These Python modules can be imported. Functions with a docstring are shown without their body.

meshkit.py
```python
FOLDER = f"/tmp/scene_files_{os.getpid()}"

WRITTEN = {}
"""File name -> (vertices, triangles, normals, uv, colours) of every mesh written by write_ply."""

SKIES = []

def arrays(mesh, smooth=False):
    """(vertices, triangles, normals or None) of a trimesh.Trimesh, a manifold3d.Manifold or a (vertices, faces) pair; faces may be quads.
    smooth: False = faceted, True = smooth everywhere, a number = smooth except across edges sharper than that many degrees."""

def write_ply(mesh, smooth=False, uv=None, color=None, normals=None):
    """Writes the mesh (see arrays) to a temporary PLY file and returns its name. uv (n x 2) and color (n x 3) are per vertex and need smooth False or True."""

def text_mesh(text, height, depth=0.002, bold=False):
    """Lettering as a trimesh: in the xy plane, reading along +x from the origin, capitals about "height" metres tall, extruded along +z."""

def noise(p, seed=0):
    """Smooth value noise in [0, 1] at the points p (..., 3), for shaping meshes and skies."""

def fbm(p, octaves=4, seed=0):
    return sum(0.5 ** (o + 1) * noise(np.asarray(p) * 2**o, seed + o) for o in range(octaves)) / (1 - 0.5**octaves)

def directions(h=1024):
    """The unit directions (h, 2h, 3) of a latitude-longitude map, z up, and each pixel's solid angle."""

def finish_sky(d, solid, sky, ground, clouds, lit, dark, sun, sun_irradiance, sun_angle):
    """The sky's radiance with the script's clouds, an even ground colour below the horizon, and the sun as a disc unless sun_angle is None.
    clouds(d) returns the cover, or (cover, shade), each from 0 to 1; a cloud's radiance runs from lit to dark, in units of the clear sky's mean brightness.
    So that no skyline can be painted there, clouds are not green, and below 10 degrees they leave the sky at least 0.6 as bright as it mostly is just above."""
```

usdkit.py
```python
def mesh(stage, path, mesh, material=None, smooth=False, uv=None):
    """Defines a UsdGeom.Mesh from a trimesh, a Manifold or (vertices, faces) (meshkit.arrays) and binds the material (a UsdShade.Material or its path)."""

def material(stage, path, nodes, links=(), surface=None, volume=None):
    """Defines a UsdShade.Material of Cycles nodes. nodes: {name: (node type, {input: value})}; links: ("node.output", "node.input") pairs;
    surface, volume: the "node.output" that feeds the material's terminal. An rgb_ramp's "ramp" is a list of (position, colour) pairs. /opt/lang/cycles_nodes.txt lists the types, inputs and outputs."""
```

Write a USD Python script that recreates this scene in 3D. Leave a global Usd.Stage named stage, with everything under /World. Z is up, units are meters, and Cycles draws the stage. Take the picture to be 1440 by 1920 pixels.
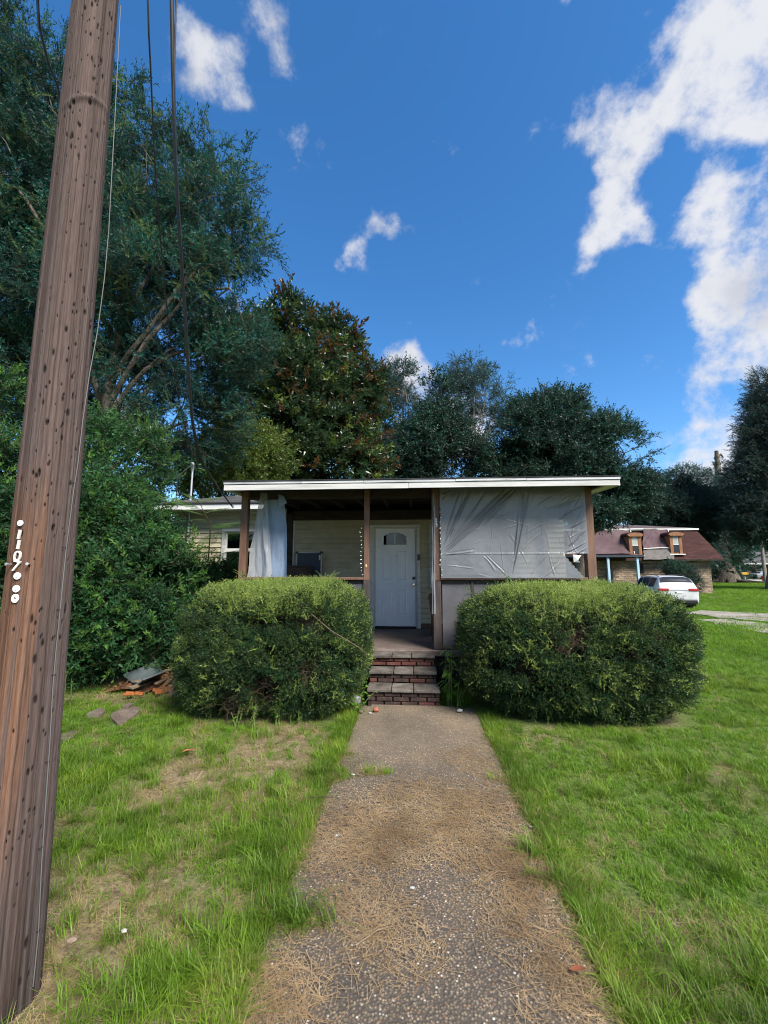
import math, random
import numpy as np
import trimesh
import manifold3d
import shapely.geometry as sg
import usdkit, meshkit
from pxr import Usd, UsdGeom, UsdLux, UsdShade, Gf, Sdf, Vt

# ------------------------------------------------------------------ stage, camera, sky, sun
stage = Usd.Stage.CreateInMemory()
UsdGeom.SetStageUpAxis(stage, 'Z'); UsdGeom.SetStageMetersPerUnit(stage, 1.0)
UsdGeom.Xform.Define(stage, '/World'); UsdGeom.Scope.Define(stage, '/World/Looks')
T = Sdf.ValueTypeNames

YAW, PITCH, EYE = math.radians(3.74), math.radians(7.95), np.array([0, 0, 1.65])
F_ = np.array([-math.sin(YAW) * math.cos(PITCH), math.cos(YAW) * math.cos(PITCH), math.sin(PITCH)])
R_ = np.array([math.cos(YAW), math.sin(YAW), 0.0]); U_ = np.cross(R_, F_)
FPX = 780.0                                   # focal length in pixels of the 1440 wide photograph
cam = UsdGeom.Camera.Define(stage, '/World/camera')
cam.CreateHorizontalApertureAttr(24.0); cam.CreateFocalLengthAttr(24.0 * FPX / 1440.0); cam.CreateFStopAttr(0.0)
m = np.eye(4); m[0, :3], m[1, :3], m[2, :3], m[3, :3] = R_, U_, -F_, EYE
cam.AddTransformOp().Set(Gf.Matrix4d(m.tolist()))
cam.CreateExposureAttr(1.15)

SUN_EL, SUN_AZ = math.radians(46), math.radians(138)     # azimuth from +y (the street-to-house direction) towards +x
SUN = np.array([math.sin(SUN_AZ) * math.cos(SUN_EL), math.cos(SUN_AZ) * math.cos(SUN_EL), math.sin(SUN_EL)])
SKY_STRENGTH, SUN_INTENSITY, SUN_ANGLE = 0.105, 1.1, 26.0

def ray(px, py):
    d = F_ * FPX + R_ * (px - 720) + U_ * (960 - py)
    return d / np.linalg.norm(d)
def P(px, py, Y):
    """the point of the plane y = Y that the photograph shows at this pixel"""
    d = ray(px, py); return EYE + d * (Y / d[1])
def G(px, py, z=0.0):
    """the point of the level z that the photograph shows at this pixel"""
    d = ray(px, py); return EYE + d * ((z - EYE[2]) / d[2])
def PX(Y, px):                                 # metres per pixel at depth Y
    return Y / FPX

CLOUDS = [  # pixel x, y, radius, weight
    (1350, 70, 130, 1.0), (1452, 175, 66, 1.0), (1500, 60, 170, 1.0), (1270, 175, 45, .7),
    (1135, 212, 50, .75), (1195, 270, 58, .95), (1160, 370, 68, 1.0), (1105, 440, 40, .75), (1190, 425, 34, .65),
    (1345, 370, 58, .85), (1430, 440, 108, 1.0), (1405, 540, 90, 1.0), (1395, 640, 95, 1.0), (1275, 425, 40, .5), (1520, 560, 160, 1.0),
    (345, 80, 70, .6), (395, 160, 66, .66), (465, 165, 48, .55), (490, 5, 66, .72), (545, 105, 42, .52), (1075, 10, 30, .6),
    (737, 407, 30, .86), (692, 432, 32, .72), (664, 474, 32, .8),
    (765, 708, 52, 1.4), (1360, 845, 88, 1.5), (850, 805, 58, 1.3), (440, 660, 75, .9), (240, 800, 70, .9), (150, 960, 120, .9), (560, 820, 90, .9),
]
def build_sky():
    n = {'tc': ('texture_coordinate', {}), 'sky': ('sky_texture', dict(sky_type='single_scattering', sun_disc=False, sun_elevation=SUN_EL, sun_rotation=SUN_AZ, altitude=0.0, air_density=1.0, aerosol_density=0.35, ozone_density=4.0)),
         'n1': ('noise_texture', dict(scale=6.0, detail=3.0, roughness=0.62)), 'n2': ('noise_texture', dict(scale=9.0, detail=6.0, roughness=0.64)),
         'n3': ('noise_texture', dict(scale=3.2, detail=4.0, roughness=0.55)),
         'c5': ('vector_math', dict(math_type='subtract', vector2=(.5, .5, .5))), 'c6': ('vector_math', dict(math_type='scale', scale=0.15)), 'w': ('vector_math', dict(math_type='add')),}
    L = [('tc.generated', x + '.vector') for x in ('n1', 'n2', 'n3')]
    L += [('n1.color', 'c5.vector1'), ('c5.vector', 'c6.vector1'), ('tc.generated', 'w.vector1'), ('c6.vector', 'w.vector2')]
    prev = None
    for i, (px, py, r, wt) in enumerate(CLOUDS):
        c = ray(px, py); rad = 0.5 * (np.linalg.norm(ray(px + r, py) - c) + np.linalg.norm(ray(px, py + r) - c))
        n[f'd{i}'] = ('vector_math', dict(math_type='distance', vector2=tuple(c)))
        n[f'r{i}'] = ('map_range', dict(range_type='smoothstep', clamp=True, from_min=1.75 * rad, from_max=0.1 * rad, to_min=0.0, to_max=wt))
        L += [('w.vector', f'd{i}.vector1'), (f'd{i}.value', f'r{i}.value')]
        if prev is None: prev = f'r{i}.result'
        else:
            n[f'x{i}'] = ('math', dict(math_type='add', use_clamp=True)); L += [(prev, f'x{i}.value1'), (f'r{i}.result', f'x{i}.value2')]; prev = f'x{i}.value'
    # unseen clouds behind and beside the camera, thickened to add fill light
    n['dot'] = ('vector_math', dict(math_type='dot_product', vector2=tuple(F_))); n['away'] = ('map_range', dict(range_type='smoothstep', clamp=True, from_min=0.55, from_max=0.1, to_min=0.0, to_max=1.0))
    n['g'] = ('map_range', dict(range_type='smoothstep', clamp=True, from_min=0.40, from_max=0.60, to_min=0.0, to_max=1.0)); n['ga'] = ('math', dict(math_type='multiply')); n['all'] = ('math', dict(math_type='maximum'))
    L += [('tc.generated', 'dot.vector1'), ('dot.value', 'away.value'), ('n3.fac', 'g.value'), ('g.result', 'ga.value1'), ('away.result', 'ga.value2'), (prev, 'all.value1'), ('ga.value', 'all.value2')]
    n['e1'] = ('map_range', dict(from_min=0.3, from_max=0.7, to_min=-0.6, to_max=0.6, clamp=False)); n['e2'] = ('math', dict(math_type='add'))
    n['cov'] = ('map_range', dict(range_type='smoothstep', clamp=True, from_min=0.32, from_max=1.2, to_min=0.0, to_max=0.97))
    L += [('n2.fac', 'e1.value'), ('e1.result', 'e2.value1'), ('all.value', 'e2.value2'), ('e2.value', 'cov.value')]
    # body shade of the clouds: soft grey variation
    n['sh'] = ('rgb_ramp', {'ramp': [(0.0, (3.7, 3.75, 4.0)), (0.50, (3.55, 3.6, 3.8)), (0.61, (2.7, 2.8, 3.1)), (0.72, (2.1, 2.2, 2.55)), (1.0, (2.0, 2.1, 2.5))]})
    n['satc'] = ('hsv', dict(hue=0.5, saturation=1.25, value=1.0))
    n['mx'] = ('mix', dict(mix_type='mix')); n['bg'] = ('background_shader', dict(strength=SKY_STRENGTH))
    L += [('n3.fac', 'sh.fac'), ('sh.color', 'mx.color2'), ('cov.result', 'mx.fac'), ('mx.color', 'bg.color')]
    L += [('sky.color', 'satc.color'), ('satc.color', 'mx.color1')]
    return usdkit.material(stage, '/World/Looks/sky_look', n, L, surface='bg.background')
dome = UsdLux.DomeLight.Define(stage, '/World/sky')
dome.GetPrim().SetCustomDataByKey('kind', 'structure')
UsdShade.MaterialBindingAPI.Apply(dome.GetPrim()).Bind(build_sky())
sun = UsdLux.DistantLight.Define(stage, '/World/sun')
sun.CreateNormalizeAttr(True) if hasattr(sun, 'CreateNormalizeAttr') else None
UsdLux.LightAPI(sun.GetPrim()).CreateNormalizeAttr(True)
sun.CreateIntensityAttr(SUN_INTENSITY); sun.CreateAngleAttr(SUN_ANGLE); sun.CreateColorAttr(Gf.Vec3f(1.0, 0.95, 0.87))
zx = np.cross([0, 0, 1.0], SUN); zx /= np.linalg.norm(zx); zy = np.cross(SUN, zx)
m = np.eye(4); m[0, :3], m[1, :3], m[2, :3] = zx, zy, SUN
sun.AddTransformOp().Set(Gf.Matrix4d(m.tolist()))
# ------------------------------------------------------------------ helpers
rng = np.random.default_rng(7)
_taken = {}
def numbered(parent, name):
    k = _taken.get((parent, name), -1) + 1; _taken[(parent, name)] = k
    return name if k == 0 else f'{name}_{k:03d}'
def pathof(parent): return str(parent.GetPath()) if parent is not None else '/World'
def tag(o, label=None, cat=None, group=None, kind=None):
    p = o.GetPrim() if hasattr(o, 'GetPrim') else o
    for k, v in (('label', label), ('category', cat), ('group', group), ('kind', kind)):
        if v: p.SetCustomDataByKey(k, v)
    return p
_base = {}
def root_of(parent):
    return '/' .join(pathof(parent).split('/')[:3])
def base_of(parent):
    return _base.get(root_of(parent)) if parent is not None else None
def thing(name, label, cat, loc=(0, 0, 0), rz=0.0, group=None, kind=None, world=False):
    x = UsdGeom.Xform.Define(stage, '/World/' + numbered('/World', name))
    x.AddTranslateOp().Set(Gf.Vec3d(*map(float, loc)))
    if rz: x.AddRotateZOp().Set(float(rz))
    if world: _base[str(x.GetPath())] = np.array(loc, float)
    return tag(x, label, cat, group, kind)
def copy_of(root, loc, rz=0.0, label=None, group=None):
    was = root.GetCustomData()
    r = thing(root.GetName(), label or was.get('label'), was.get('category'), loc, rz, group or was.get('group'))
    r.GetReferences().AddInternalReference(root.GetPath()); r.SetInstanceable(True)
    return r
def obj(name, mesh, mat, parent=None, smooth=False, attr=None, label=None, kind=None):
    pp = pathof(parent); path = pp + '/' + numbered(pp, name)
    if isinstance(mesh, MB): mesh = mesh.mesh()
    b = base_of(parent)
    if b is not None:
        mesh = (np.array(mesh.vertices) - b, np.array(mesh.faces)) if hasattr(mesh, 'vertices') else (np.asarray(mesh[0]) - b, mesh[1])
    m = usdkit.mesh(stage, path, mesh, mat, smooth)
    if attr:
        for k, a in attr.items():
            a = np.asarray(a, np.float32)
            if a.ndim == 1: UsdGeom.PrimvarsAPI(m).CreatePrimvar(k, T.FloatArray, 'vertex').Set(Vt.FloatArray.FromNumpy(a))
            else: UsdGeom.PrimvarsAPI(m).CreatePrimvar(k, T.Color3fArray, 'vertex').Set(Vt.Vec3fArray.FromNumpy(a))
    return tag(m, label, None, None, kind)

def rot(axis, deg): return trimesh.transformations.rotation_matrix(math.radians(deg), axis)[:3, :3]
class MB:
    """collects triangles"""
    def __init__(s): s.v, s.f, s.n = [], [], 0
    def add(s, v, f):
        v = np.asarray(v, float); f = np.asarray(f, int)
        if f.shape[1] == 4: f = np.vstack([f[:, [0, 1, 2]], f[:, [0, 2, 3]]])
        s.v.append(v); s.f.append(f + s.n); s.n += len(v); return s
    def tm(s, t): return s.add(t.vertices, t.faces)
    def box(s, x0, x1, y0, y1, z0, z1, bevel=0.0, R=None, at=None):
        c = np.array([(x0 + x1) / 2, (y0 + y1) / 2, (z0 + z1) / 2]); h = np.array([abs(x1 - x0), abs(y1 - y0), abs(z1 - z0)]) / 2
        if bevel > 0:
            b = min(bevel, h.min() * .45); pts = []
            for sx in (-1, 1):
                for sy in (-1, 1):
                    for sz in (-1, 1):
                        for k in range(3):
                            d = np.full(3, b); d[k] = 0; pts.append(np.array([sx, sy, sz]) * (h - d))
            t = manifold3d.Manifold.hull_points(np.array(pts)).to_mesh(); v, f = np.array(t.vert_properties[:, :3]), np.array(t.tri_verts)
        else:
            t = trimesh.creation.box(2 * h); v, f = t.vertices, t.faces
        if R is not None: v = v @ np.asarray(R).T
        return s.add(v + (c if at is None else np.asarray(at)), f)
    def tube(s, pts, radii, sides=6, cap=True):
        p = np.asarray(pts, float); n = len(p); r = np.broadcast_to(radii, (n,))
        t = np.gradient(p, axis=0); t /= np.linalg.norm(t, axis=1, keepdims=True) + 1e-12
        a = np.cross(t[0], [0, 0, 1.0] if abs(t[0][2]) < .9 else [1.0, 0, 0]); a /= np.linalg.norm(a)
        v = []; ang = np.arange(sides) * 2 * np.pi / sides
        for i in range(n):
            a = a - t[i] * (a @ t[i]); a /= np.linalg.norm(a) + 1e-12; b = np.cross(t[i], a)
            v.append(p[i] + r[i] * (np.cos(ang)[:, None] * a + np.sin(ang)[:, None] * b))
        v = np.vstack(v); i, j = np.meshgrid(np.arange(n - 1), np.arange(sides), indexing='ij')
        q = np.stack([i * sides + j, i * sides + (j + 1) % sides, (i + 1) * sides + (j + 1) % sides, (i + 1) * sides + j], -1).reshape(-1, 4)
        f = np.vstack([q[:, [0, 1, 2]], q[:, [0, 2, 3]]])
        if cap:
            v = np.vstack([v, p[0], p[-1]]); k = np.arange(sides)
            f = np.vstack([f, np.stack([np.full(sides, n * sides), (k + 1) % sides, k], 1), np.stack([np.full(sides, n * sides + 1), (n - 1) * sides + k, (n - 1) * sides + (k + 1) % sides], 1)])
        return s.add(v, f)
    def grid(s, g):
        g = np.asarray(g, float); a, b = g.shape[:2]; i, j = np.meshgrid(np.arange(a - 1), np.arange(b - 1), indexing='ij')
        return s.add(g.reshape(-1, 3), np.stack([i * b + j, i * b + j + 1, (i + 1) * b + j + 1, (i + 1) * b + j], -1).reshape(-1, 4))
    def prism(s, poly, y0, y1, axis='y'):
        """polygon (x, z) extruded along y"""
        t = trimesh.creation.extrude_polygon(sg.Polygon(poly), y1 - y0, engine='earcut'); v = np.array(t.vertices)
        v = np.stack([v[:, 0], y1 - v[:, 2], v[:, 1]], 1) if axis == 'y' else np.stack([y0 + v[:, 2], v[:, 0], v[:, 1]], 1)
        return s.add(v, t.faces)
    def mesh(s): return (np.vstack(s.v), np.vstack(s.f))
def lathe(profile, sides=16):
    t = trimesh.creation.revolve(np.asarray(profile, float), sections=sides); return t
def place(t, R=None, loc=(0, 0, 0)):
    t = t.copy(); v = np.array(t.vertices)
    if R is not None: v = v @ np.asarray(R).T
    t.vertices = v + np.asarray(loc); return t

# ------------------------------------------------------------------ materials
M = {}
def mat(name, nodes, links, surface='p.BSDF', volume=None):
    M[name] = usdkit.material(stage, '/World/Looks/' + name, nodes, links, surface=surface, volume=volume); return M[name]
def noisy(name, cols, scale=(6, 6, 6), rough=0.7, detail=5, bump=0.0, bscale=(40, 40, 40), dist=0.01, spec=0.3, fine=0.0, coords='position', metallic=0.0, coat=0.0, rand=0.0, nrough=.6):
    """base colour from two noises through a ramp, optional bump"""
    n = {'g': ('geometry', {}) if coords == 'position' else ('texture_coordinate', {}), 'm': ('mapping', dict(scale=scale)), 'n': ('noise_texture', dict(scale=1.0, detail=float(detail), roughness=nrough)),
         'r': ('rgb_ramp', {'ramp': cols if np.ndim(cols[0][-1]) == 1 or np.ndim(cols[0][0]) == 0 and len(cols[0]) == 2 else cols}), 'p': ('principled_bsdf', dict(roughness=rough, specular_ior_level=spec, metallic=metallic, coat_weight=coat))}
    src = 'g.position' if coords == 'position' else 'g.' + coords
    L = [(src, 'm.vector'), ('m.vector', 'n.vector'), ('n.fac', 'r.fac')]
    col = 'r.color'
    if fine:
        n['mf'] = ('mapping', dict(scale=bscale)); n['nf'] = ('noise_texture', dict(scale=1.0, detail=3.0)); n['rf'] = ('map_range', dict(from_min=.3, from_max=.7, to_min=1 - fine, to_max=1 + fine)); n['hf'] = ('hsv', {})
        L += [(src, 'mf.vector'), ('mf.vector', 'nf.vector'), ('nf.fac', 'rf.value'), ('rf.result', 'hf.value'), (col, 'hf.color')]; col = 'hf.color'
    if rand:
        n['oi'] = ('object_info', {}); n['or'] = ('map_range', dict(to_min=1 - rand, to_max=1 + rand)); n['oh'] = ('hsv', {})
        L += [('oi.random', 'or.value'), ('or.result', 'oh.value'), (col, 'oh.color')]; col = 'oh.color'
    L.append((col, 'p.base_color'))
    if bump:
        n['mb'] = ('mapping', dict(scale=bscale)); n['nb'] = ('noise_texture', dict(scale=1.0, detail=4.0)); n['b'] = ('bump', dict(strength=bump, distance=dist))
        L += [(src, 'mb.vector'), ('mb.vector', 'nb.vector'), ('nb.fac', 'b.height'), ('b.normal', 'p.normal')]
    return mat(name, n, L)
def plain(name, c, rough=0.5, spec=0.5, metallic=0.0, coat=0.0, **kw):
    c = np.array(c, float)
    return noisy(name, [(0.3, tuple(c * .88)), (0.7, tuple(np.minimum(c * 1.1, 1)))], scale=(5, 5, 5), rough=rough, spec=spec, metallic=metallic, coat=coat, **kw)
def leafy(name, c0, c1, c2=None, scale=1.2, transl=0.35, rough=0.45, spec=0.4, rand=0.3, tcol=1.5):
    """leaf: colour varies clump by clump, light passes through"""
    c2 = c2 or c1
    n = {'g': ('geometry', {}), 'm': ('mapping', dict(scale=(scale,) * 3)), 'n': ('noise_texture', dict(scale=1.0, detail=3.0, roughness=.6)), 'r': ('rgb_ramp', {'ramp': [(0.3, c0), (0.52, c1), (0.72, c2)]}),
         'oi': ('object_info', {}), 'or': ('map_range', dict(to_min=1 - rand, to_max=1 + rand)), 'oh': ('hsv', {}), 'p': ('principled_bsdf', dict(roughness=rough, specular_ior_level=spec)),
         't': ('translucent_bsdf', {}), 'th': ('hsv', dict(hue=0.485, saturation=1.05, value=tcol)), 'x': ('mix_closure', dict(fac=transl))}
    L = [('g.position', 'm.vector'), ('m.vector', 'n.vector'), ('n.fac', 'r.fac'), ('oi.random', 'or.value'), ('or.result', 'oh.value'), ('r.color', 'oh.color'), ('oh.color', 'p.base_color'),
         ('oh.color', 'th.color'), ('th.color', 't.color'), ('p.BSDF', 'x.closure1'), ('t.BSDF', 'x.closure2')]
    return mat(name, n, L, surface='x.closure')

# ------------------------------------------------------------------ scattering
def quats(X, roll):
    """quaternions (w, x, y, z) that turn +x to the directions X, with a roll about it"""
    X = X / (np.linalg.norm(X, axis=1, keepdims=True) + 1e-12); ref = np.where(np.abs(X[:, 2:]) < .95, [[0, 0, 1.0]], [[1.0, 0, 0]])
    Y = np.cross(ref, X); Y /= np.linalg.norm(Y, axis=1, keepdims=True); Z = np.cross(X, Y)
    c, s_ = np.cos(roll)[:, None], np.sin(roll)[:, None]; Y, Z = c * Y + s_ * Z, c * Z - s_ * Y
    Rm = np.stack([X, Y, Z], -1)
    from scipy.spatial.transform import Rotation
    q = Rotation.from_matrix(Rm).as_quat(); return q[:, [3, 0, 1, 2]]
def scatter(name, parent, protos, pos, q, scale, idx=None, kind='stuff', label=None, cat=None):
    """protos: lists of (part name, mesh, material, smooth)"""
    pp = pathof(parent); path = pp + '/' + numbered(pp, name)
    pi = UsdGeom.PointInstancer.Define(stage, path); targets = []
    for i, pr in enumerate(protos):
        x = UsdGeom.Xform.Define(stage, f'{path}/kind_{"abcdefghij"[i]}'); targets.append(x.GetPath())
        for (nm, me, ma, sm) in pr: usdkit.mesh(stage, f'{x.GetPath()}/{nm}', me.mesh() if isinstance(me, MB) else me, ma, sm)
    pi.CreatePrototypesRel().SetTargets(targets)
    b = base_of(parent)
    if b is not None: pos = np.asarray(pos) - b
    n = len(pos); idx = np.zeros(n, int) if idx is None else np.asarray(idx)
    pi.CreateProtoIndicesAttr(Vt.IntArray.FromNumpy(idx.astype(np.int32)))
    pi.CreatePositionsAttr(Vt.Vec3fArray.FromNumpy(np.asarray(pos, np.float32)))
    pi.CreateOrientationsAttr(Vt.QuathArray([Gf.Quath(float(a), float(b), float(c), float(d)) for a, b, c, d in q]))
    sc = np.asarray(scale, np.float32); sc = np.repeat(sc[:, None], 3, 1) if sc.ndim == 1 else sc
    pi.CreateScalesAttr(Vt.Vec3fArray.FromNumpy(sc)); return tag(pi, label, cat, None, kind)
def upright(n, r, tilt=0.15):
    """quaternions for tufts: +z stays nearly up, any turn about it"""
    from scipy.spatial.transform import Rotation
    q = (Rotation.from_euler('xy', r.normal(0, tilt, (n, 2))) * Rotation.from_euler('z', r.uniform(0, 2 * np.pi, n))).as_quat(); return q[:, [3, 0, 1, 2]]

def leaf_into(mb, base, d, up, L, W, fold=0.25, droop=0.15, shape='oval'):
    """one leaf: six triangles folded along the midrib"""
    d = d / np.linalg.norm(d); s = np.cross(d, up); s /= np.linalg.norm(s) + 1e-9; n = np.cross(s, d)
    at = (0.0, 0.38, 0.75, 1.0) if shape == 'oval' else (0.0, 0.6, 0.85, 1.0); w = (0.0, 1.0, 0.62, 0.0)
    c = [base + d * L * a - n * droop * L * a * a for a in at]
    v = [c[0], c[1] + s * W / 2 + n * fold * W / 2, c[1], c[1] - s * W / 2 + n * fold * W / 2, c[2] + s * W * w[2] / 2 + n * fold * W * w[2] / 2, c[2], c[2] - s * W * w[2] / 2 + n * fold * W * w[2] / 2, c[3]]
    return mb.add(v, [[0, 2, 1], [0, 3, 2], [1, 2, 5], [1, 5, 4], [2, 3, 6], [2, 6, 5], [4, 5, 7], [5, 6, 7]])
def leaf2(mb, base, d, up, L, W, fold=0.3):
    d = d / np.linalg.norm(d); s = np.cross(d, up); s /= np.linalg.norm(s) + 1e-9; n = np.cross(s, d)
    mid = base + d * L * .45; return mb.add([base, mid + s * W / 2 + n * fold * W * .5, base + d * L, mid - s * W / 2 + n * fold * W * .5], [[0, 2, 1], [0, 3, 2]])
def unit(v): return v / (np.linalg.norm(v) + 1e-12)
def sprig(r, length, nleaf, L, W, spread=0.9, twigs=0, whorl=False, fine=False, stem_r=0.003, curve=0.3):
    """leafy twig along +x; returns (leaves, stem)"""
    lv, st = MB(), MB(); add = leaf2 if fine else leaf_into
    axes = [(np.zeros(3), np.array([1.0, 0, 0]), length)]
    for k in range(twigs):
        a = r.uniform(0.12, .8) * length; ph = k * 2.4 + r.uniform(-.4, .4); tilt = r.uniform(.5, 1.05)
        axes.append((np.array([a, 0, 0]), np.array([math.cos(tilt), math.sin(tilt) * math.cos(ph), math.sin(tilt) * math.sin(ph)]), length * r.uniform(.35, .6)))
    for (o, d, ln) in axes:
        bend = unit(r.normal(0, 1, 3)) * curve * ln
        pts = [o + d * ln * t + bend * t * t for t in np.linspace(0, 1, 4)]
        st.tube(pts, np.linspace(stem_r, stem_r * .35, 4), 3, cap=False)
        k = max(3, int(nleaf * ln / length / (1 + .45 * twigs))) ; u0 = unit(np.cross(d, [.3, .2, .93]))
        for i in range(k):
            t = (.12 + .88 * (i + r.uniform(0, .6)) / k) if not whorl else min(1.0, .55 + .45 * r.uniform() ** .6)
            ph = i * 2.4 + r.uniform(-.5, .5); side = unit(u0 * math.cos(ph) + np.cross(d, u0) * math.sin(ph)); sp = spread * r.uniform(.7, 1.2) * (1.15 - .5 * t)
            ld = unit(d * math.cos(sp) + side * math.sin(sp)); lu = unit(d * math.sin(sp) - side * math.cos(sp) + r.normal(0, .35, 3)) * -1
            sc = r.uniform(.7, 1.15); add(lv, o + d * ln * t + bend * t * t, ld, -lu, L * sc, W * sc)
    return lv, st
# ------------------------------------------------------------------ materials of the place
noisy('bark', [(.3, (.05, .04, .032)), (.5, (.11, .09, .072)), (.7, (.2, .18, .155))], (9, 9, 2.0), .9, bump=.6, bscale=(22, 22, 5), dist=.03, spec=.1)
noisy('pale_bark', [(.3, (.12, .105, .085)), (.5, (.2, .18, .15)), (.7, (.3, .28, .25))], (8, 8, 2.5), .9, bump=.4, bscale=(22, 22, 6), dist=.02, spec=.1)
noisy('siding', [(.3, (.35, .31, .2)), (.55, (.42, .38, .26)), (.75, (.46, .42, .30))], (1.5, 1.5, 5), .55, fine=.08, bscale=(25, 25, 60), spec=.3, rand=.05)
noisy('siding_dirty', [(.3, (.25, .22, .15)), (.55, (.36, .32, .22)), (.75, (.42, .38, .27))], (1.5, 1.5, 3), .6, fine=.1, bscale=(25, 25, 60), spec=.3, rand=.05)
noisy('white_trim', [(.3, (.42, .42, .40)), (.55, (.53, .53, .51)), (.75, (.58, .58, .57))], (1.2, 3, 9), .5, fine=.05, bscale=(14, 14, 60), spec=.35)
noisy('grey_trim', [(.3, (.2, .2, .2)), (.55, (.42, .42, .42)), (.75, (.55, .55, .55))], (2.5, 3, 30), .5, spec=.4)
noisy('soffit', [(.3, (.46, .44, .39)), (.6, (.56, .54, .49))], (3, 3, 3), .6, spec=.2)
noisy('brown_paint', [(.3, (.085, .047, .031)), (.55, (.135, .074, .049)), (.75, (.17, .10, .068))], (10, 10, 2.2), .6, fine=.12, bscale=(70, 70, 8), bump=.15, dist=.004, spec=.3)
noisy('dark_paint', [(.3, (.03, .024, .022)), (.55, (.055, .042, .038)), (.75, (.085, .062, .055))], (10, 10, 2.2), .6, fine=.12, bscale=(60, 60, 8), bump=.15, dist=.004, spec=.3)
noisy('dark_wood', [(.3, (.022, .017, .014)), (.6, (.045, .035, .028)), (.8, (.075, .06, .05))], (3, 12, 12), .8, fine=.15, bscale=(10, 60, 60), spec=.2)
noisy('charcoal_panel', [(.3, (.055, .054, .06)), (.6, (.085, .083, .09)), (.8, (.12, .118, .125))], (2.2, 2.2, 3), .65, fine=.06, bscale=(60, 60, 60), spec=.3)
noisy('shingle', [(.3, (.045, .045, .047)), (.55, (.08, .08, .082)), (.75, (.14, .138, .135))], (3, 3, 3), .9, fine=.3, bscale=(60, 60, 60), bump=.5, dist=.006, spec=.15)
plain('roll_roof', (.03, .03, .032), .85, .2)
noisy('deck_paint', [(.3, (.07, .052, .044)), (.55, (.115, .088, .076)), (.75, (.18, .15, .13))], (2, 2, 2), .65, fine=.18, bscale=(28, 28, 28), spec=.3)
noisy('brick_red', [(.3, (.05, .024, .02)), (.55, (.095, .038, .030)), (.75, (.13, .06, .048))], (9, 9, 9), .85, fine=.25, bscale=(90, 90, 90), bump=.5, dist=.004, spec=.15)
noisy('brick_dark', [(.3, (.02, .016, .015)), (.5, (.045, .03, .026)), (.75, (.09, .055, .045))], (9, 9, 9), .9, fine=.3, bscale=(90, 90, 90), bump=.5, dist=.004, spec=.12)
noisy('mortar', [(.3, (.03, .027, .025)), (.6, (.075, .067, .06)), (.8, (.16, .147, .135))], (12, 12, 12), .95, bump=.5, bscale=(70, 70, 70), dist=.004, spec=.1)
noisy('tread_stone', [(.3, (.045, .039, .033)), (.5, (.095, .083, .072)), (.75, (.165, .152, .135))], (6, 6, 6), .85, fine=.25, bscale=(55, 55, 55), bump=.4, dist=.004, spec=.2, rand=.15)
noisy('flagstone', [(.3, (.075, .055, .044)), (.55, (.13, .10, .083)), (.75, (.22, .19, .17))], (4, 4, 4), .9, fine=.2, bscale=(50, 50, 50), bump=.5, dist=.005, spec=.1)
noisy('door_paint', [(.3, (.66, .68, .72)), (.6, (.74, .76, .79)), (.8, (.78, .8, .82))], (1.5, 1.5, 1.2), .4, fine=.04, bscale=(16, 16, 16), spec=.4)
plain('black_rubber', (.012, .012, .013), .6, .3)
plain('black_plastic', (.015, .015, .017), .35, .5)
plain('chrome', (.72, .68, .6), .22, .5, metallic=1.0)
plain('galvanised', (.42, .43, .44), .5, .5, metallic=.6)
plain('white_plastic', (.75, .75, .74), .4, .5)
plain('wire_black', (.018, .018, .02), .55, .4)
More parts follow.
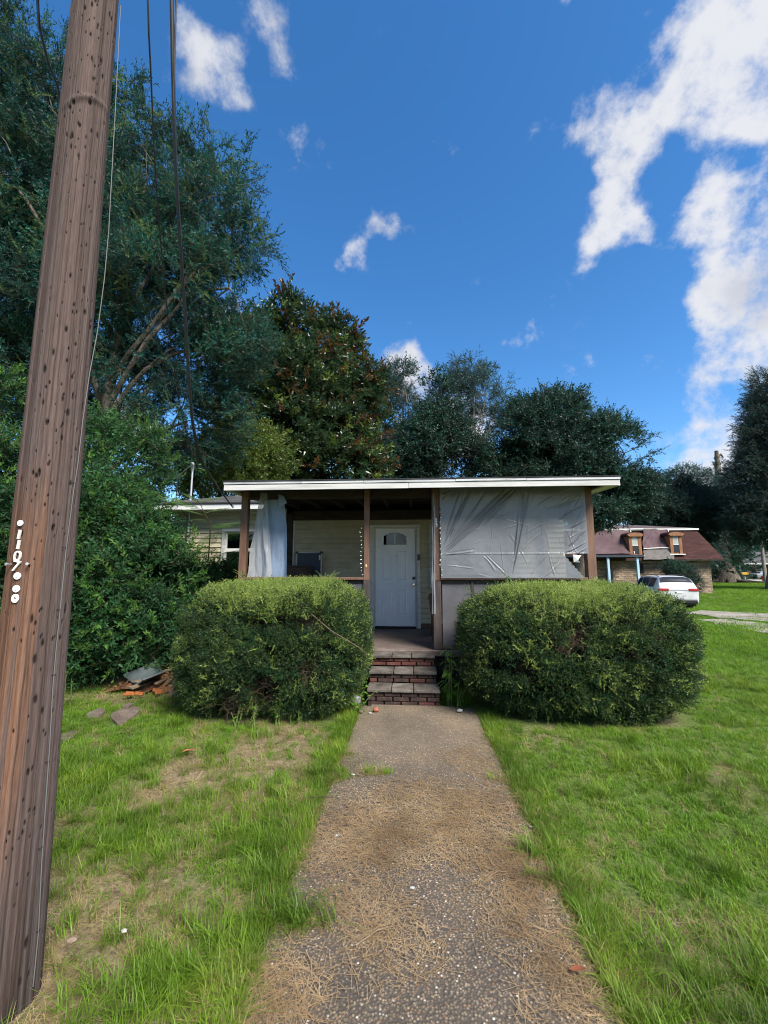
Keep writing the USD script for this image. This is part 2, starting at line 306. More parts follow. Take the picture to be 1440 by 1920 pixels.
plain('wire_grey', (.28, .28, .28), .5, .5)
def pane(name, tint, gloss=.12):
    mat(name, {'t': ('transparent_bsdf', dict(color=tint)), 'g': ('glossy_bsdf', dict(color=(1, 1, 1), roughness=.03)), 'f': ('fresnel', dict(IOR=1.5)), 'x': ('mix_closure', {})}, [('f.fac', 'x.fac'), ('t.BSDF', 'x.closure1'), ('g.BSDF', 'x.closure2')], surface='x.closure')
pane('glass', (.55, .6, .6)); pane('car_glass', (.2, .24, .25))
def sheet(name, col, clear, trans=.4, rough=.3, scale=(3, 3, 3)):
    """thin plastic or cloth that lets light through"""
    c = np.array(col)
    n = {'g': ('geometry', {}), 'm': ('mapping', dict(scale=scale)), 'n': ('noise_texture', dict(scale=1.0, detail=5.0)), 'r': ('rgb_ramp', {'ramp': [(.3, tuple(c * .85)), (.7, tuple(np.minimum(c * 1.12, 1)))]}),
         'p': ('principled_bsdf', dict(roughness=rough, specular_ior_level=.8)), 't': ('translucent_bsdf', {}), 'x': ('mix_closure', dict(fac=trans)), 'mb': ('mapping', dict(scale=(30, 30, 30))), 'nb': ('noise_texture', dict(scale=1.0, detail=3.0)), 'b': ('bump', dict(strength=.12, distance=.01))}
    L = [('g.position', 'm.vector'), ('m.vector', 'n.vector'), ('n.fac', 'r.fac'), ('r.color', 'p.base_color'), ('r.color', 't.color'), ('p.BSDF', 'x.closure1'), ('t.BSDF', 'x.closure2'), ('g.position', 'mb.vector'), ('mb.vector', 'nb.vector'), ('nb.fac', 'b.height'), ('b.normal', 'p.normal')]
    if not clear: return mat(name, n, L, surface='x.closure')
    n |= {'c': ('transparent_bsdf', dict(color=(.95, .95, .97))), 'y': ('mix_closure', dict(fac=clear))}
    return mat(name, n, L + [('x.closure', 'y.closure1'), ('c.BSDF', 'y.closure2')], surface='y.closure')
sheet('clear_plastic', (.195, .205, .225), .15, .20, .34)
sheet('milky_plastic', (.40, .41, .42), .22, .4, .3)
sheet('blue_cloth', (.30, .40, .56), 0, .45, .75)

# ------------------------------------------------------------------ ground, lawn soil, path
def ground_z(x, y):
    p = np.stack([np.asarray(x, float) * .7, np.asarray(y, float) * .7, np.zeros_like(np.asarray(x, float))], -1)
    h = (meshkit.noise(p, 3) - .5) * .07 + (meshkit.noise(p * 4, 5) - .5) * .02
    near_path = np.clip((np.abs(np.asarray(x) - .05) - .66) / .5, 0, 1); far = np.clip((40 - np.hypot(x, y)) / 20, .15, 1)
    return h * near_path * far - .005 - .27 * np.exp(-((np.asarray(x) - 13.2) ** 2 + (np.asarray(y) - 23.6) ** 2) / 22.0)
# lush or bare: 1 where the lawn is worn and straw coloured
def bareness(x, y):
    x, y = np.asarray(x, float), np.asarray(y, float); p = np.stack([x, y, 0 * x], -1)
    n = meshkit.fbm(p * 1.1, 4, 21); n2 = meshkit.fbm(p * 3.2, 3, 33)
    left = np.clip((.2 - x) / .6, 0, 1) * np.clip((3.95 - y) / .7, 0, 1)
    right = np.clip((x - .2) / .6, 0, 1) * np.clip((7.5 - y) / 2, 0, 1)
    return np.clip((n - .5) * 3.6 + (n2 - .5) * 1.6 + .46 * left - .10 * right - .05 - .28 * np.clip((y - 3.8) / .4, 0, 1), 0, 1)
n = {'g': ('geometry', {}), 'm1': ('mapping', dict(scale=(1.1, 1.1, 1.1))), 'n1': ('noise_texture', dict(scale=1.0, detail=6.0, roughness=.65)), 'm2': ('mapping', dict(scale=(45, 45, 45))), 'n2': ('noise_texture', dict(scale=1.0, detail=6.0, roughness=.7)),
     'soil': ('rgb_ramp', {'ramp': [(.3, (.07, .052, .03)), (.5, (.17, .13, .08)), (.7, (.30, .24, .155))]}), 'green': ('rgb_ramp', {'ramp': [(.3, (.035, .06, .012)), (.5, (.07, .115, .022)), (.7, (.11, .16, .035))]}),
     'at': ('attribute', dict(attribute='bare')), 'mx': ('mix', dict(mix_type='mix')), 'p': ('principled_bsdf', dict(roughness=.95, specular_ior_level=.1)), 'b': ('bump', dict(strength=.8, distance=.02))}
mat('soil', n, [('g.position', 'm1.vector'), ('m1.vector', 'n1.vector'), ('g.position', 'm2.vector'), ('m2.vector', 'n2.vector'), ('n2.fac', 'soil.fac'), ('n2.fac', 'green.fac'), ('at.fac', 'mx.fac'), ('green.color', 'mx.color1'), ('soil.color', 'mx.color2'),
                ('mx.color', 'p.base_color'), ('n2.fac', 'b.height'), ('b.normal', 'p.normal')])
gx = np.concatenate([[-400, -200, -90, -45], np.arange(-24, -6, .6), np.arange(-6, 9, .12), np.arange(9, 30, .6), np.arange(30, 60, 4), [70, 100, 200, 400]])
gy = np.concatenate([[-400, -100, -30], np.arange(-8, 0, .5), np.arange(0, 9, .12), np.arange(9, 30, .6), np.arange(30, 100, 4), [120, 200, 400]])
XX, YY = np.meshgrid(gx, gy, indexing='ij'); ZZ = ground_z(XX, YY)
mb = MB(); mb.grid(np.stack([XX, YY, ZZ], -1).transpose(1, 0, 2))
XT, YT = XX.T, YY.T
tag(obj('ground', mb, M['soil'], None, True, attr={'bare': np.clip(bareness(XT, YT) * 1.2 + .08 * (np.hypot(XT, YT) < 9), 0, 1).ravel()}), kind='structure')

n = {'g': ('geometry', {}), 'v': ('voronoi_texture', dict(scale=84.0, randomness=1.0)), 'mv': ('mapping', dict(scale=(1, 1, .02))), 'sep': ('separate_color', dict(color_type='rgb')),
     'pb': ('rgb_ramp', {'ramp': [(0, (.09, .075, .065)), (.2, (.17, .135, .1)), (.42, (.27, .21, .145)), (.6, (.2, .15, .11)), (.72, (.36, .29, .2)), (.84, (.16, .145, .135)), (.93, (.25, .12, .06)), (.97, (.55, .52, .46)), (1, (.62, .6, .55))]}),
     'edge': ('map_range', dict(range_type='smoothstep', from_min=.15, from_max=.62, to_min=0.0, to_max=1.0)), 'mx': ('mix', dict(mix_type='mix', color2=(.085, .074, .063))),
     'm1': ('mapping', dict(scale=(1.6, 1.2, 1))), 'n1': ('noise_texture', dict(scale=1.0, detail=7.0, roughness=.62)), 'st': ('rgb_ramp', {'ramp': [(.34, (.62, .60, .57)), (.5, (.84, .80, .74)), (.64, (1.02, .94, .82))]}), 'mu': ('mix', dict(mix_type='multiply', fac=1.0)),
     'sx': ('separate_xyz', {}), 'fy': ('map_range', dict(range_type='smoothstep', from_min=3.1, from_max=4.4, to_min=0.0, to_max=.24)), 'mf': ('mix', dict(mix_type='mix', color2=(.27, .225, .165))),
     'p': ('principled_bsdf', dict(roughness=.85, specular_ior_level=.25)), 'b': ('bump', dict(strength=.7, distance=.006, invert=True))}
mat('aggregate', n, [('g.position', 'mv.vector'), ('mv.vector', 'v.vector'), ('v.color', 'sep.color'), ('sep.r', 'pb.fac'), ('v.distance', 'edge.value'), ('edge.result', 'mx.fac'), ('pb.color', 'mx.color1'),
                     ('g.position', 'm1.vector'), ('m1.vector', 'n1.vector'), ('n1.fac', 'st.fac'), ('g.position', 'sx.vector'), ('sx.y', 'fy.value'), ('fy.result', 'mf.fac'), ('mx.color', 'mf.color1'), ('mf.color', 'mu.color1'), ('st.color', 'mu.color2'), ('mu.color', 'p.base_color'), ('v.distance', 'b.height'), ('b.normal', 'p.normal')])
ys = np.arange(-1.6, 5.30, .06); xs = np.linspace(0, 1, 25); top = np.zeros((len(ys), len(xs) + 2, 3))
for i, y in enumerate(ys):
    a = -.63 + .05 * (meshkit.fbm(np.array([y * 2.2, 1.5, 0]), 3, 4) - .5) * 2; b = .73 + .04 * (meshkit.fbm(np.array([y * 2.2, 8.5, 0]), 3, 9) - .5) * 2 - .05 * max(0, y - 4.9)
    z = .022 + .012 * (meshkit.noise(np.array([[x * 1.5, y * .8, 0] for x in xs]), 2) - .5)
    top[i, 1:-1] = np.stack([a + (b - a) * xs, np.full(25, y), z], -1); top[i, 0] = [a - .015, y, -.06]; top[i, -1] = [b + .015, y, -.06]
mb = MB(); mb.grid(top); mb.box(-.5, .5, 5.29, 5.36, -.06, .018)
tag(obj('path', mb, M['aggregate'], None, 40), kind='structure')

noisy('concrete_drive', [(.3, (.13, .115, .09)), (.5, (.24, .215, .185)), (.7, (.32, .295, .265))], (.8, 2.2, 1), .9, fine=.2, bscale=(20, 20, 20), bump=.3, dist=.01, spec=.1)
noisy('concrete_road', [(.35, (.4, .39, .36)), (.65, (.5, .49, .46))], (.3, .3, 1), .9, fine=.1, bscale=(3, 3, 3), spec=.1)
def slab(name, pts, z, mat_, jag, seed, label=None, cat=None):
    r = np.random.default_rng(seed); pts = np.array(pts, float); out = []
    for a, b in zip(pts, np.roll(pts, -1, 0)):
        k = max(2, int(np.linalg.norm(b - a) / .35)); out += [a + (b - a) * t + r.normal(0, jag, 2) for t in np.arange(k) / k]
    poly = sg.Polygon(out).buffer(0); poly = max(poly.geoms, key=lambda q: q.area) if hasattr(poly, 'geoms') else poly
    t = trimesh.creation.extrude_polygon(poly, .08, engine='earcut'); t.apply_translation([0, 0, z - .08]); return tag(obj(name, t, mat_), label, cat, kind='structure')
slab('driveway', [G(1268, 1149)[:2], G(1330, 1147)[:2], G(1480, 1153)[:2], G(1700, 1160)[:2], G(1700, 1172)[:2], G(1445, 1168)[:2], G(1385, 1162)[:2], G(1340, 1158)[:2]], .03, M['concrete_drive'], .10, 3)
slab('driveway', [G(1308, 1162)[:2], G(1365, 1163)[:2], G(1440, 1172)[:2], G(1700, 1180)[:2], G(1700, 1215)[:2], G(1440, 1191)[:2], G(1380, 1178)[:2]], .03, M['concrete_drive'], .12, 5)
a, b = G(1330, 1086.5), G(1470, 1089.5); slab('road', [(-10, 98), (150, 90), (150, 84), (-10, 92)], .03, M['concrete_road'], .0, 1)
slab('road', [G(1290, 1089)[:2], G(1400, 1090.5)[:2], G(1500, 1092)[:2], G(1500, 1088.5)[:2], G(1400, 1087)[:2], G(1290, 1085.5)[:2]], .035, M['concrete_road'], .1, 1)
# ------------------------------------------------------------------ utility pole and wires
n = {'a': ('attribute', dict(attribute='tone')), 'g': ('geometry', {}), 'm': ('mapping', dict(scale=(240, 240, 14))), 'nn': ('noise_texture', dict(scale=1.0, detail=4.0, roughness=.6)), 'r': ('map_range', dict(from_min=.3, from_max=.7, to_min=.74, to_max=1.24)), 'h': ('hsv', {}), 'p': ('principled_bsdf', dict(roughness=.9, specular_ior_level=.15)), 'b': ('bump', dict(strength=.5, distance=.004))}
mat('pole_wood', n, [('a.color', 'h.color'), ('g.position', 'm.vector'), ('m.vector', 'nn.vector'), ('nn.fac', 'r.value'), ('r.result', 'h.value'), ('h.color', 'p.base_color'), ('nn.fac', 'b.height'), ('b.normal', 'p.normal')])
plain('wire_dim', (.12, .12, .12), .6, .3)
def pole_c(z): return np.array([-1.622 - .0085 * np.asarray(z), 1.772 - .010 * np.asarray(z)])
def pole_r(z): return np.interp(z, [0, 1, 3, 4.7, 9.5], [.1260, .1205, .1085, .0985, .082])
pole = thing('utility_pole', 'weathered wooden utility pole with climbing holes and house number digits', 'utility pole', (-1.605, 1.785, 0), world=True)
r = np.random.default_rng(11)
face = math.atan2(-1.785, 1.605)
zs = np.concatenate([np.linspace(-.25, 5.0, 1000), np.linspace(5.02, 9.5, 60)])
th = np.concatenate([np.linspace(face - 1.85, face + 1.85, 270), np.linspace(face + 1.85, face - 1.85 + 2 * np.pi, 46)[1:-1]]); NA = len(th); TH, Z = np.meshgrid(th, zs, indexing='ij')
q = np.stack([np.cos(TH) * 5, np.sin(TH) * 5, Z * .35], -1)
grain = meshkit.fbm(q * [3.2, 3.2, 1.1], 4, 3) - .5; big = meshkit.fbm(q * [.5, .5, .6], 3, 8) - .5
disp = grain * .006 + big * .008; dark = np.zeros_like(disp)
for k in range(95):                                          # drying cracks
    t0, z0, ln, w, dp = face + r.uniform(-1.8, 1.8), r.uniform(-.2, 5), r.uniform(.2, 2.0), r.uniform(.007, .022), r.uniform(.0015, .005)
    tc = t0 + .05 * np.sin(Z * 2 + k) + .012 * np.sin(Z * 23 + 2 * k) ; e = np.exp(-(((TH - tc + np.pi) % (2 * np.pi) - np.pi) / w) ** 2) * np.clip(1 - np.abs(Z - z0) / ln * 2, 0, 1) ** .5
    disp -= dp * e; dark = np.maximum(dark, .6 * e)
cells = {}
face = math.atan2(-1.785, 1.605)
for k in range(420):                                         # gaff and nail holes
    t0 = face + r.normal(0, .95) if k < 350 else r.uniform(0, 2 * np.pi)
    z0 = r.uniform(.05, 5.0) if r.uniform() < .35 else r.choice([.6, 1.5, 2.2, 2.9, 3.5, 4.1, 4.6]) + r.normal(0, .3)
    u_ = r.uniform() ** 3; w, h, dp = .0022 + .0042 * u_, (.005 + .011 * u_) * r.uniform(.7, 1.5), r.uniform(.004, .009)
    R0 = pole_r(z0); i = np.where(np.abs(zs - z0) < 3 * h)[0]
    if len(i) == 0: continue
    d = (((TH[:, i] - t0 + np.pi) % (2 * np.pi) - np.pi) * R0 / w) ** 2 + ((Z[:, i] - z0 - .2 * h) / h) ** 2; e = np.exp(-d ** 1.4)
    disp[:, i] -= dp * e; dark[:, i] = np.maximum(dark[:, i], .97 * np.clip(e * 1.5, 0, 1))
    streak = np.exp(-((((TH[:, i] - t0 + np.pi) % (2 * np.pi) - np.pi)) * R0 / w / .9) ** 2)
zr = 3.92 + .35 * np.sin(TH - face + .6) * .25; ridge = np.exp(-((Z - zr) / .018) ** 2) * np.clip(1.2 - np.abs(TH - face) * .9, 0, 1); disp += .009 * ridge; dark = np.maximum(dark, .35 * np.exp(-((Z - zr + .02) / .02) ** 2) * np.clip(1.2 - np.abs(TH - face), 0, 1))
RR = pole_r(Z) + disp; cx, cy = pole_c(Z)
V = np.stack([cx + RR * np.cos(TH), cy + RR * np.sin(TH), Z], -1)
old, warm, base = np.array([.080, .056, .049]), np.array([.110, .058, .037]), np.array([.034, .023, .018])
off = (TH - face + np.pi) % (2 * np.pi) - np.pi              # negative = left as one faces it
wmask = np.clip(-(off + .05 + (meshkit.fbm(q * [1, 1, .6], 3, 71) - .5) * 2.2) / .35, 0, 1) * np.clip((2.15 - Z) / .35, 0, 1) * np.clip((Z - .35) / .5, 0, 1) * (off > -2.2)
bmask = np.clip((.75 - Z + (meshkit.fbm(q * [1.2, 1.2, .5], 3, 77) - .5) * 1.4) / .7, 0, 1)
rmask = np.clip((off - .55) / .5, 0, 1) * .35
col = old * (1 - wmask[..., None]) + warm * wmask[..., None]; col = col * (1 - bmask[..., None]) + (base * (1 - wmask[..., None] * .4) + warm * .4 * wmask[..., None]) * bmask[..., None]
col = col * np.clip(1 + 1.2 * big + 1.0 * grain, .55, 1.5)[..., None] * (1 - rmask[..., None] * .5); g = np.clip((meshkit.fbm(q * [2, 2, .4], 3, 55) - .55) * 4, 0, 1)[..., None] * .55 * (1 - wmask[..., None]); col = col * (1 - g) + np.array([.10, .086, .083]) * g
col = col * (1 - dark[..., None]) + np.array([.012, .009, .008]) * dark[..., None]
v = np.vstack([V.reshape(-1, 3)]); nz = len(zs); i, j = np.meshgrid(np.arange(NA), np.arange(nz - 1), indexing='ij')
f = np.stack([i * nz + j, ((i + 1) % NA) * nz + j, ((i + 1) % NA) * nz + j + 1, i * nz + j + 1], -1).reshape(-1, 4)
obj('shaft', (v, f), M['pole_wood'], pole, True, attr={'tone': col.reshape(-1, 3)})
# crossarm and top hardware, above the picture
mb = MB(); c9 = pole_c(8.9); mb.box(c9[0] - 1.1, c9[0] + 1.1, c9[1] - .16, c9[1] - .07, 8.84, 8.96, .01); obj('crossarm', mb, M['dark_wood'], pole, 30)
for dx in (-1.0, -.55, .55, 1.0): obj('insulator', place(lathe([(0, 0), (.03, 0), (.045, .04), (.03, .06), (.045, .09), (0, .11)], 12), None, (c9[0] + dx, c9[1] - .115, 8.96)), M['galvanised'], pole, 40)
def on_pole(px, py, off=0.0):
    d = ray(px, py); a = d[:2]; z = 1.6
    for _ in range(6):
        c = pole_c(z); R0 = pole_r(z) + off; w = -c; A = a @ a; B = 2 * a @ w; C_ = w @ w - R0 ** 2; disc = B * B - 4 * A * C_
        t = (-B - math.sqrt(max(disc, 0))) / (2 * A); z = EYE[2] + d[2] * t
    p = EYE + d * t; c = pole_c(p[2]); nrm = np.array([p[0] - c[0], p[1] - c[1], 0]); return p, nrm / np.linalg.norm(nrm)
def frame_on(px, py, off=.004):
    p, nr = on_pole(px, py, off); xa = np.cross([0, 0, 1.0], nr); return p, np.stack([xa, [0, 0, 1.0], nr], 1)      # columns: right, up, out
for (px, py, rad, sx) in ((38.5, 981, .0135, .95), (33, 1080, .0145, 1), (31, 1104, .0145, 1)):
    p, Rm = frame_on(px, py); obj('reflector_disc', place(lathe([(0, 0), (rad * sx, 0), (rad * sx, .003), (rad * .8, .0045), (rad * .35, .0035), (rad * .3, .007), (0, .008)], 20), Rm, p), M['white_plastic'], pole, 40)
p, Rm = frame_on(29, 1122); obj('reflector_disc', place(lathe([(.0046, 0), (.0145, 0), (.0145, .003), (.0046, .004), (.0046, 0)], 20), Rm @ np.diag([1.0, 1.25, 1]), p), M['white_plastic'], pole, 40)
noisy('digit_paint', [(.3, (.42, .40, .34)), (.6, (.66, .64, .58))], (60, 60, 60), .5)
for ch, px, py, h in (('1', 37.5, 1002, .038), ('1', 36, 1021, .038), ('0', 34, 1042.5, .040), ('7', 31.5, 1061, .042)):
    p, Rm = frame_on(px, py + 0, .004); t = meshkit.text_mesh(ch, h, .006, bold=True) if ch != '1' else trimesh.util.concatenate([trimesh.creation.box([.010, h, .006])]); c = t.bounds.mean(0); t.apply_translation([-c[0], -c[1], 0]); t.apply_translation([0, 0, .003] if ch == '1' else [0, 0, 0])
    tilt = rot([0, 0, 1], -6 if ch != '7' else -10); obj('digit', place(t, Rm @ tilt, p), M['digit_paint'], pole, False)
for px, py in ((22, 1058), (55, 1057.5)):
    p, Rm = frame_on(px, py, .002); mb = MB(); mb.tube([p, p + Rm[:, 2] * .012, p + Rm[:, 2] * .022 + Rm[:, 1] * .004], .0028, 6); mb.tm(place(lathe([(0, 0), (.006, 0), (.006, .003), (0, .004)], 10), Rm, p + Rm[:, 2] * .02)); obj('nail', mb, M['galvanised'], pole, 40)
pts = []
for px, py in ((226, 10), (220, 130), (216, 210), (211, 300), (204, 430), (196, 520), (183, 620), (168, 700), (155, 790), (146, 870), (138, 920), (124, 1030), (115, 1120), (105, 1220), (99, 1290), (93, 1400), (86, 1500), (78, 1620), (72, 1750), (62, 1850)):
    d = ray(px, py); c2 = pole_c(2); pts.append(on_pole(min(px, 0 + px), py, .005)[0])
obj('ground_wire', MB().tube(pts, .0021, 6), M['wire_dim'], pole, 60)
for px, py in ((137, 905), (121, 1027), (112, 1143), (102, 1265), (90, 1428), (77, 1590), (73, 1745)):
    p, Rm = frame_on(px, py, .006); mb = MB(); mb.tube([p - Rm[:, 0] * .006 - Rm[:, 2] * .012, p - Rm[:, 0] * .005 + Rm[:, 2] * .001, p + Rm[:, 0] * .007 + Rm[:, 2] * .001, p + Rm[:, 0] * .008 - Rm[:, 2] * .012], .0014, 5); obj('staple', mb, M['black_rubber'], pole, 60)

def wire(name, label, A, B, px, rad, mat_='wire_black', extra=None, n_=60):
    """a hanging wire in the vertical plane through A and B that passes the given sight lines"""
    A, B = np.array(A, float), np.array(B, float); pts = []
    for x, y in px:
        d = ray(x, y); k = np.linalg.solve(np.array([d[:2], (A - B)[:2]]).T, A[:2]); pts.append(EYE + d * k[0])
    pts = [B] + pts + [A]; pts = np.array(pts); s = np.concatenate([[0], np.cumsum(np.linalg.norm(np.diff(pts[:, :2], axis=0), axis=1))]); sn = np.linspace(0, s[-1], n_)
    deg = np.polyfit(s, pts[:, 2], 2) if False else None
    from scipy.interpolate import PchipInterpolator
    o = np.argsort(s); fz = PchipInterpolator(s, pts[:, 2]); fx = PchipInterpolator(s, pts[:, 0]); fy = PchipInterpolator(s, pts[:, 1])
    w = np.stack([fx(sn), fy(sn), fz(sn)], 1)
    o = obj(name, MB().tube(w, rad, 6), M[mat_], None, 60); tag(o, label, 'wire'); return w
ptop = pole_c(8.4)
w1 = wire('overhead_wire', 'thick black service cable sagging from the pole to the eave of the house', P(437, 952, 7.9), (ptop[0] + .25, ptop[1] + .05, 8.6), [(322, 0), (325, 160), (329, 300), (337, 440), (345, 560), (355, 720), (362, 800), (380, 870)], .013)
w1b = wire('overhead_wire', 'thin black cable running close beside the thick service cable', P(439, 950, 7.9), (ptop[0] + .32, ptop[1] + .05, 8.75), [(330, 0), (324, 120), (326, 200), (331, 320), (338, 440), (347, 565), (356, 715), (363, 795), (383, 872)], .006)
w2 = wire('overhead_wire', 'thin wire dropping to the metal mast on the low grey roof', P(368, 880, 8.25), (ptop[0] + .12, ptop[1] + .1, 8.5), [(277, 0), (283, 140), (290, 300), (300, 440), (311, 560), (328, 700), (344, 790)], .006)
w3 = wire('overhead_wire', 'thin wire slanting in front of the oak left of the pole', (-16.2, 17.2, 6.0), (ptop[0] - .15, ptop[1] + .02, 8.6), [(62, 0), (85, 100), (112, 230)], .006)
# ------------------------------------------------------------------ the small house with its porch
house = thing('small_house', 'small tan sided house with a flat roofed porch behind two hedges', 'house', (0, 8.4, 0), world=True)
YW, ZD = 8.4, .52                                             # back wall of the porch, deck level
r = np.random.default_rng(5)
# body behind the siding
mb = MB(); mb.box(-4.9, 3.02, YW + .04, 15.5, -.1, 2.84); obj('wall_core', mb, M['dark_wood'], house)
mb = MB(); mb.box(-4.93, 3.04, YW + .02, 15.52, -.1, .50); obj('foundation', mb, M['mortar'], house)
def siding_run(x0, x1, z0, z1, m_, step=.098):
    z = z0
    while z < z1 - .02:
        h = min(step, z1 - z); mb = MB(); a = r.uniform(-.002, .002)
        prof = [(YW + .03, z + h + .012), (YW - .002, z + h + .008), (YW - .027 + a, z + .003), (YW - .020 + a, z - .004), (YW + .03, z - .002)]
        v = [(x, y, zz) for x in (x0, x1) for y, zz in prof]; k = len(prof)
        f = [[i, (i + 1) % k, k + (i + 1) % k, k + i] for i in range(k)]; mb.add(v, f); mb.add(np.array(v), [[0, 2, 1], [0, 3, 2], [0, 4, 3], [5, 6, 7], [5, 7, 8], [5, 8, 9]])
        obj('siding_board', mb, m_, house); z += step
siding_run(-2.385, -.845, ZD + .10, 2.66, M['siding_dirty']); siding_run(.165, .36, ZD + .10, 2.66, M['siding']); siding_run(1.10, 3.0, ZD + .10, 2.66, M['siding_dirty'])
siding_run(.36, 1.10, ZD + .10, 1.30, M['siding']); siding_run(.36, 1.10, 2.56, 2.66, M['siding'])
siding_run(-.845, .165, 2.56, 2.66, M['siding_dirty'])
siding_run(-4.86, -3.90, .55, 2.80, M['siding']); siding_run(-3.90, -3.12, .55, 1.62, M['siding']); siding_run(-3.90, -3.12, 2.50, 2.80, M['siding']); siding_run(-3.12, -2.56, .55, 2.80, M['siding'])
mb = MB(); mb.box(-4.97, -4.86, YW - .03, YW + .06, .5, 2.82, .006); obj('corner_trim', mb, M['white_trim'], house)
mb = MB(); mb.box(-2.42, -2.387, YW - .03, YW + .03, ZD, 2.66, .004); obj('corner_trim', mb, M['white_trim'], house)
mb = MB(); mb.box(-2.56, -2.422, YW - .07, YW + .03, ZD, 2.80, .006); obj('corner_board', mb, M['dark_wood'], house)
for i, (a, b) in enumerate(((-2.42, -.9), (-.895, .6), (.605, 2.1), (2.105, 3.02))):
    mb = MB(); mb.box(a, b, YW - .03, YW + .03, 2.662, 2.86, .005); obj('header_board', mb, M['dark_wood'], house)
mb = MB(); mb.box(-2.42, -.86, YW - .022, YW + .02, ZD, ZD + .098, .004); obj('base_board', mb, M['brown_paint'], house)
mb = MB(); mb.box(.172, 3.0, YW - .022, YW + .02, ZD, ZD + .098, .004); obj('base_board', mb, M['brown_paint'], house)
mb = MB(); mb.box(-4.9, -2.57, YW - .03, YW + .02, 2.80, 2.90, .004); obj('frieze_board', mb, M['soffit'], house)
# deck and brick foundation of the porch
mb = MB(); mb.box(-2.68, 2.76, 6.17, 8.38, ZD - .09, ZD, .012); obj('porch_floor', mb, M['deck_paint'], house)
mb = MB(); mb.box(-2.62, 2.70, 6.26, 8.36, -.1, ZD - .092); obj('porch_base', mb, M['mortar'], house)
def brick(parent, x0, x1, y0, y1, z0, z1, m_, name='brick'):
    j = r.uniform(-.003, .003, 3); return obj(name, MB().box(x0, x1, y0 + j[0], y1 + j[0], z0 + j[1] * .5, z1 + j[1] * .5, .005), m_, parent)
for c in range(7):
    z0 = -.01 + c * .061
    for side, (xa, xb) in enumerate(((-2.62, -.60), (.36, 2.70))):
        x = xa - (.1 if c % 2 else 0)
        while x < xb:
            a, b = max(x, xa), min(x + .195, xb)
            if b - a > .04: brick(house, a, b - .006, 6.215, 6.258, z0, z0 + .053, M['brick_dark'])
            x += .203
# steps: brick risers and stone treads
steps = obj('front_steps', MB().box(-.53, .325, 5.42, 6.166, -.05, .15).box(-.53, .30, 5.70, 6.166, .15, .31).box(-.54, .29, 5.97, 6.166, .31, .425), M['mortar'], house)
lev = [(5.36, 0.0, .165, -.555, .33), (5.645, .205, .31, -.56, .31), (5.925, .355, .455, -.565, .30)]
for k, (y, z0, z1, xa, xb) in enumerate(lev):
    nc = max(1, round((z1 - z0) / .057)); ch = (z1 - z0) / nc
    for c in range(nc):
        x = xa - (.1 if (c + k) % 2 else 0)
        while x < xb:
            a, b = max(x, xa), min(x + .2, xb)
            if b - a > .03:
                m_ = M['brick_red'] if (k == 2 and r.uniform() < .8) or r.uniform() < .10 else M['brick_dark']
                brick(steps, a + .004, b - .004, y, y + .09, z0 + c * ch + .004, z0 + (c + 1) * ch - .004, m_)
            x += .208
    cuts = [xa - .01] + sorted(xa + (xb - xa) * t for t in ([.33, .64] if k != 1 else [.36, .66])) + [xb + .01]
    back = lev[k + 1][0] + .002 if k < 2 else 6.168
    for a, b in zip(cuts, cuts[1:]):
        dz = r.uniform(-.004, .004); obj('tread_stone', MB().box(a + .004, b - .004, y - .028 + r.uniform(-.006, .006), back, z1 + .002, z1 + .038 + dz, .007), M['tread_stone'], steps)
noisy('bare_wood', [(.3, (.36, .2, .13)), (.7, (.5, .3, .2))], (20, 20, 5), .8)
# posts with darker lower halves
YP = 6.25
def post(x, w, low, top=2.87, yy=YP):
    mb = MB(); mb.box(x - w / 2, x + w / 2, yy - w / 2, yy + w / 2, (1.50 if low else .52), top, .006); p_ = obj('porch_post', mb, M['brown_paint'], house, 30)
    if low: obj('post_foot', MB().box(x - w / 2 - .004, x + w / 2 + .004, yy - w / 2 - .004, yy + w / 2 + .004, .522, 1.498, .006), M['dark_paint'], p_, 30, label='lower half painted near black')
    return p_
post(-2.565, .105, False); post(-.668, .085, True); p3 = post(.368, .108, True); post(2.585, .125, False); obj('porch_post', MB().box(1.405, 1.495, 6.217, 6.307, 1.55, 2.87, .006), M['bare_wood'], house, 30, label='unpainted post behind the plastic sheet'); post(2.60, .1, False, yy=8.28)
x3 = .375
for ch, px, py in (('5', 817.5, 974.5), ('2', 817.8, 980), ('7', 818.4, 986)):
    q0 = P(px, py, YP - .058); t = meshkit.text_mesh(ch, .042, .006, bold=True); c = t.bounds.mean(0); t.apply_translation([-c[0], -c[1], 0])
    obj('number_digit', place(t, np.array([[1.0, 0, 0], [0, 0, -1], [0, 1, 0]]) @ rot([0, 0, 1], -8), q0), M['white_plastic'], p3)
mb = MB(); c0 = P(686.5, 1061, YP - .045); mb.tm(place(lathe([(0, 0), (.014, 0), (.016, .004), (.01, .008), (0, .008)], 14), np.array([[1.0, 0, 0], [0, 0, -1], [0, 1, 0]]) @ np.diag([1, 1.7, 1.0]), c0))
noisy('bare_wood_old', [(.3, (.35, .24, .13)), (.7, (.5, .36, .2))], (30, 30, 8), .8); obj('bare_knot', mb, M['bare_wood_old'], house, 40)
